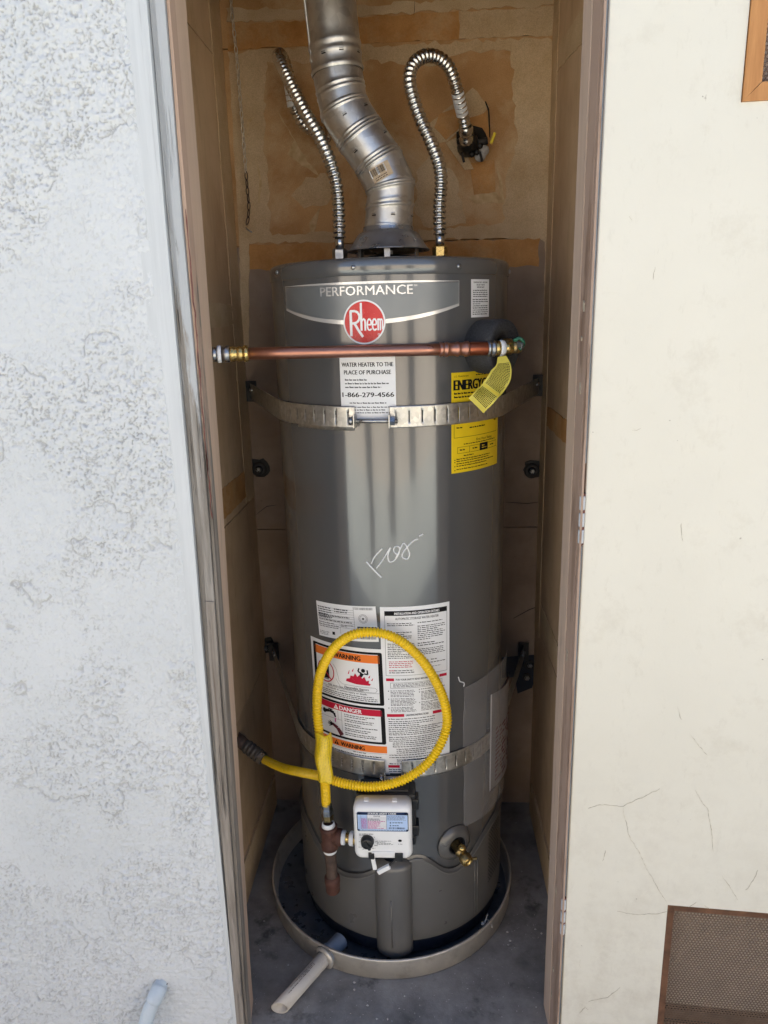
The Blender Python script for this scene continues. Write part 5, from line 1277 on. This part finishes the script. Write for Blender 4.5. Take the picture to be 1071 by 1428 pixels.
B().tube(spline([T(33.5, .722, .001), T(34, .712, .003), T(35.3, .708, .002), T(36.6, .704, .004), T(36.2, .696, .004)], .003), .0012, 6).build('torn_corner', 'paper', mp)

# ------------------------------------------------------------------ drain pan and pipes on the floor
PX0, PY0, PR = -.1, 1.667, .317
pa = thing('drain_pan', (PX0, PY0, 0), 'round shallow metal drain pan on the floor under the heater', 'pan')
B().lathe([(PR-.006, .002), (PR-.001, .004), (PR+.0005, .050), (PR+.003, .056), (PR+.002, .0595), (PR-.002, .0595), (PR-.0035, .055), (PR-.004, .05), (PR-.008, .0075), (PR-.012, .0068)], (PX0, PY0, 0), seg=120).build('rim_wall', 'pan', pa)
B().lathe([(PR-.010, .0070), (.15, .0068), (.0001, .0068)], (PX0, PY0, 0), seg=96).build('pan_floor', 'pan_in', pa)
fe = Vector((-.244, 1.382, .032)); fdv = Vector((-.58, -.81, -.06)).normalized()
B().lathe([(.0185, -.004), (.0275, -.002), (.0275, .004), (.0185, .006)], fe+fdv*.002, fdv, seg=28).build('outlet_flange', 'pan', pa)
B().lathe([(.0001, -.058), (.0175, -.057), (.0195, -.055), (.0195, -.020), (.0215, -.018), (.0215, -.004)], fe, fdv, seg=24).build('outlet_fitting', 'pvc_blue', pa)
for a in (200, 262): 
    B().lathe([(.004, 0), (.003, .003), (.0001, .003)], (PX0+(PR-.006)*math.cos(RAD(a)), PY0+(PR-.006)*math.sin(RAD(a)), .03), (-math.cos(RAD(a)), -math.sin(RAD(a)), 0), seg=10).build('rivet', 'zinc', pa)
dpv = thing('drain_pipe', (-0.3333,1.2703,0.0), 'short cut length of dirty cream plastic pipe from the pan', 'pipe')
pe = Vector((-0.3302,1.2592,0.017)); ps = fe-fdv*.012; 
ax = (pe-ps); 
def pring(p, r, cut=0.): 
    a_ = ax.normalized(); b_ = a_.cross(Vector((0, 0, 1))).normalized(); c2 = b_.cross(a_); return [p+b_*(r*math.cos(2*math.pi*k/28))+c2*(r*math.sin(2*math.pi*k/28))+a_*(cut*math.cos(2*math.pi*k/28)) for k in range(28)]
B().loft([pring(ps, .0168), pring(ps.lerp(pe, .5), .0168), pring(pe, .0168, .010), pring(pe, .0135, .010), pring(pe-ax*.3, .0135)], True, False, True).build('pipe', 'pvc', dpv)
a_ = ax.normalized(); b_ = a_.cross(Vector((0, 0, 1))).normalized(); c2 = b_.cross(a_); Lx = ax.length
S = Print(Lx, .02, lambda u, v, l: tuple(ps+a_*u+(b_*math.sin((v-.006)/.0168)+c2*math.cos((v-.006)/.0168))*(.0169+l)), 41)
S.para(Lx*.30, .002, Lx*.86, .012, 3, 'brown_iron', fill=.40, ragged=.1, word=.010); S.inks(dpv)
sp_ = thing('wall_spout', (-0.5569,1.19,0.1529), 'bluish white painted drain spout bending out of the stucco near the ground', 'pipe')
B().tube(spline([(-0.5627,1.22,0.1388),(-0.5602,1.193,0.1458),(-0.5659,1.172,0.1355),(-0.5758,1.16,0.1154),(-0.5834,1.152,0.0872),(-0.5959,1.15,0.0228)], .006), .0145, 20).build('spout', 'spout', sp_)
B().tube(spline([(-0.5607,1.19,0.1454),(-0.564,1.176,0.1385),(-0.5697,1.168,0.1288)], .006), .0162, 20).build('coupling', 'spout', sp_)
B().tube(spline([(-0.5479,1.194,0.1507),(-0.5533,1.192,0.1359),(-0.5585,1.19,0.1229)], .004), .003, 8).build('sealant_gap', 'dark_crack', sp_)

# crumbs, fluff and paper scraps lying about
c = Vector((0.1352,1.4699,0.05))
wb = thing('fluff_tuft', tuple(c), 'pale dusty fluff caught between heater and pan rim', 'debris')
B().tube(spline([c+Vector((-.006, 0, -.004)), c+Vector((.004, .008, .004)), c+Vector((.014, .004, .002)), c+Vector((.018, -.006, -.006))], .003), .0012, 6).build('strand', 'cobweb', wb)
B().tube([c+Vector((0, 0, 0)), c+Vector((.008, .012, .018))], .0011, 6).build('strand', 'cobweb', wb)
B().lathe([(.0001, -.005), (.005, -.002), (.004, .003), (.0001, .005)], c+Vector((-.004, 0, 0)), (.3, .2, 1), seg=9).build('clump', 'cobweb', wb)
gr_ = B()
for k in range(900):
    x = rs.uniform(-.44, .28); y = rs.uniform(1.22, 1.95); r_ = rs.uniform(.0005, .0012) if rs.random() < .9 else rs.uniform(.002, .0035)
    if (x-PX0)**2+(y-PY0)**2 < (PR+.01)**2: continue
    o = [(x+r_*math.cos(a)*rs.uniform(.6, 1.3), y+r_*math.sin(a)*rs.uniform(.6, 1.3), 0.0) for a in (0, 1.6, 3.1, 4.7)]
    gr_.add(o+[(x, y, r_*1.1)], [[0, 1, 4], [1, 2, 4], [2, 3, 4], [3, 0, 4]], False)
go = gr_.build('grit', 'cobweb'); tag(go, 'pale grit and crumbs scattered on the closet floor', 'grit', kind='stuff')
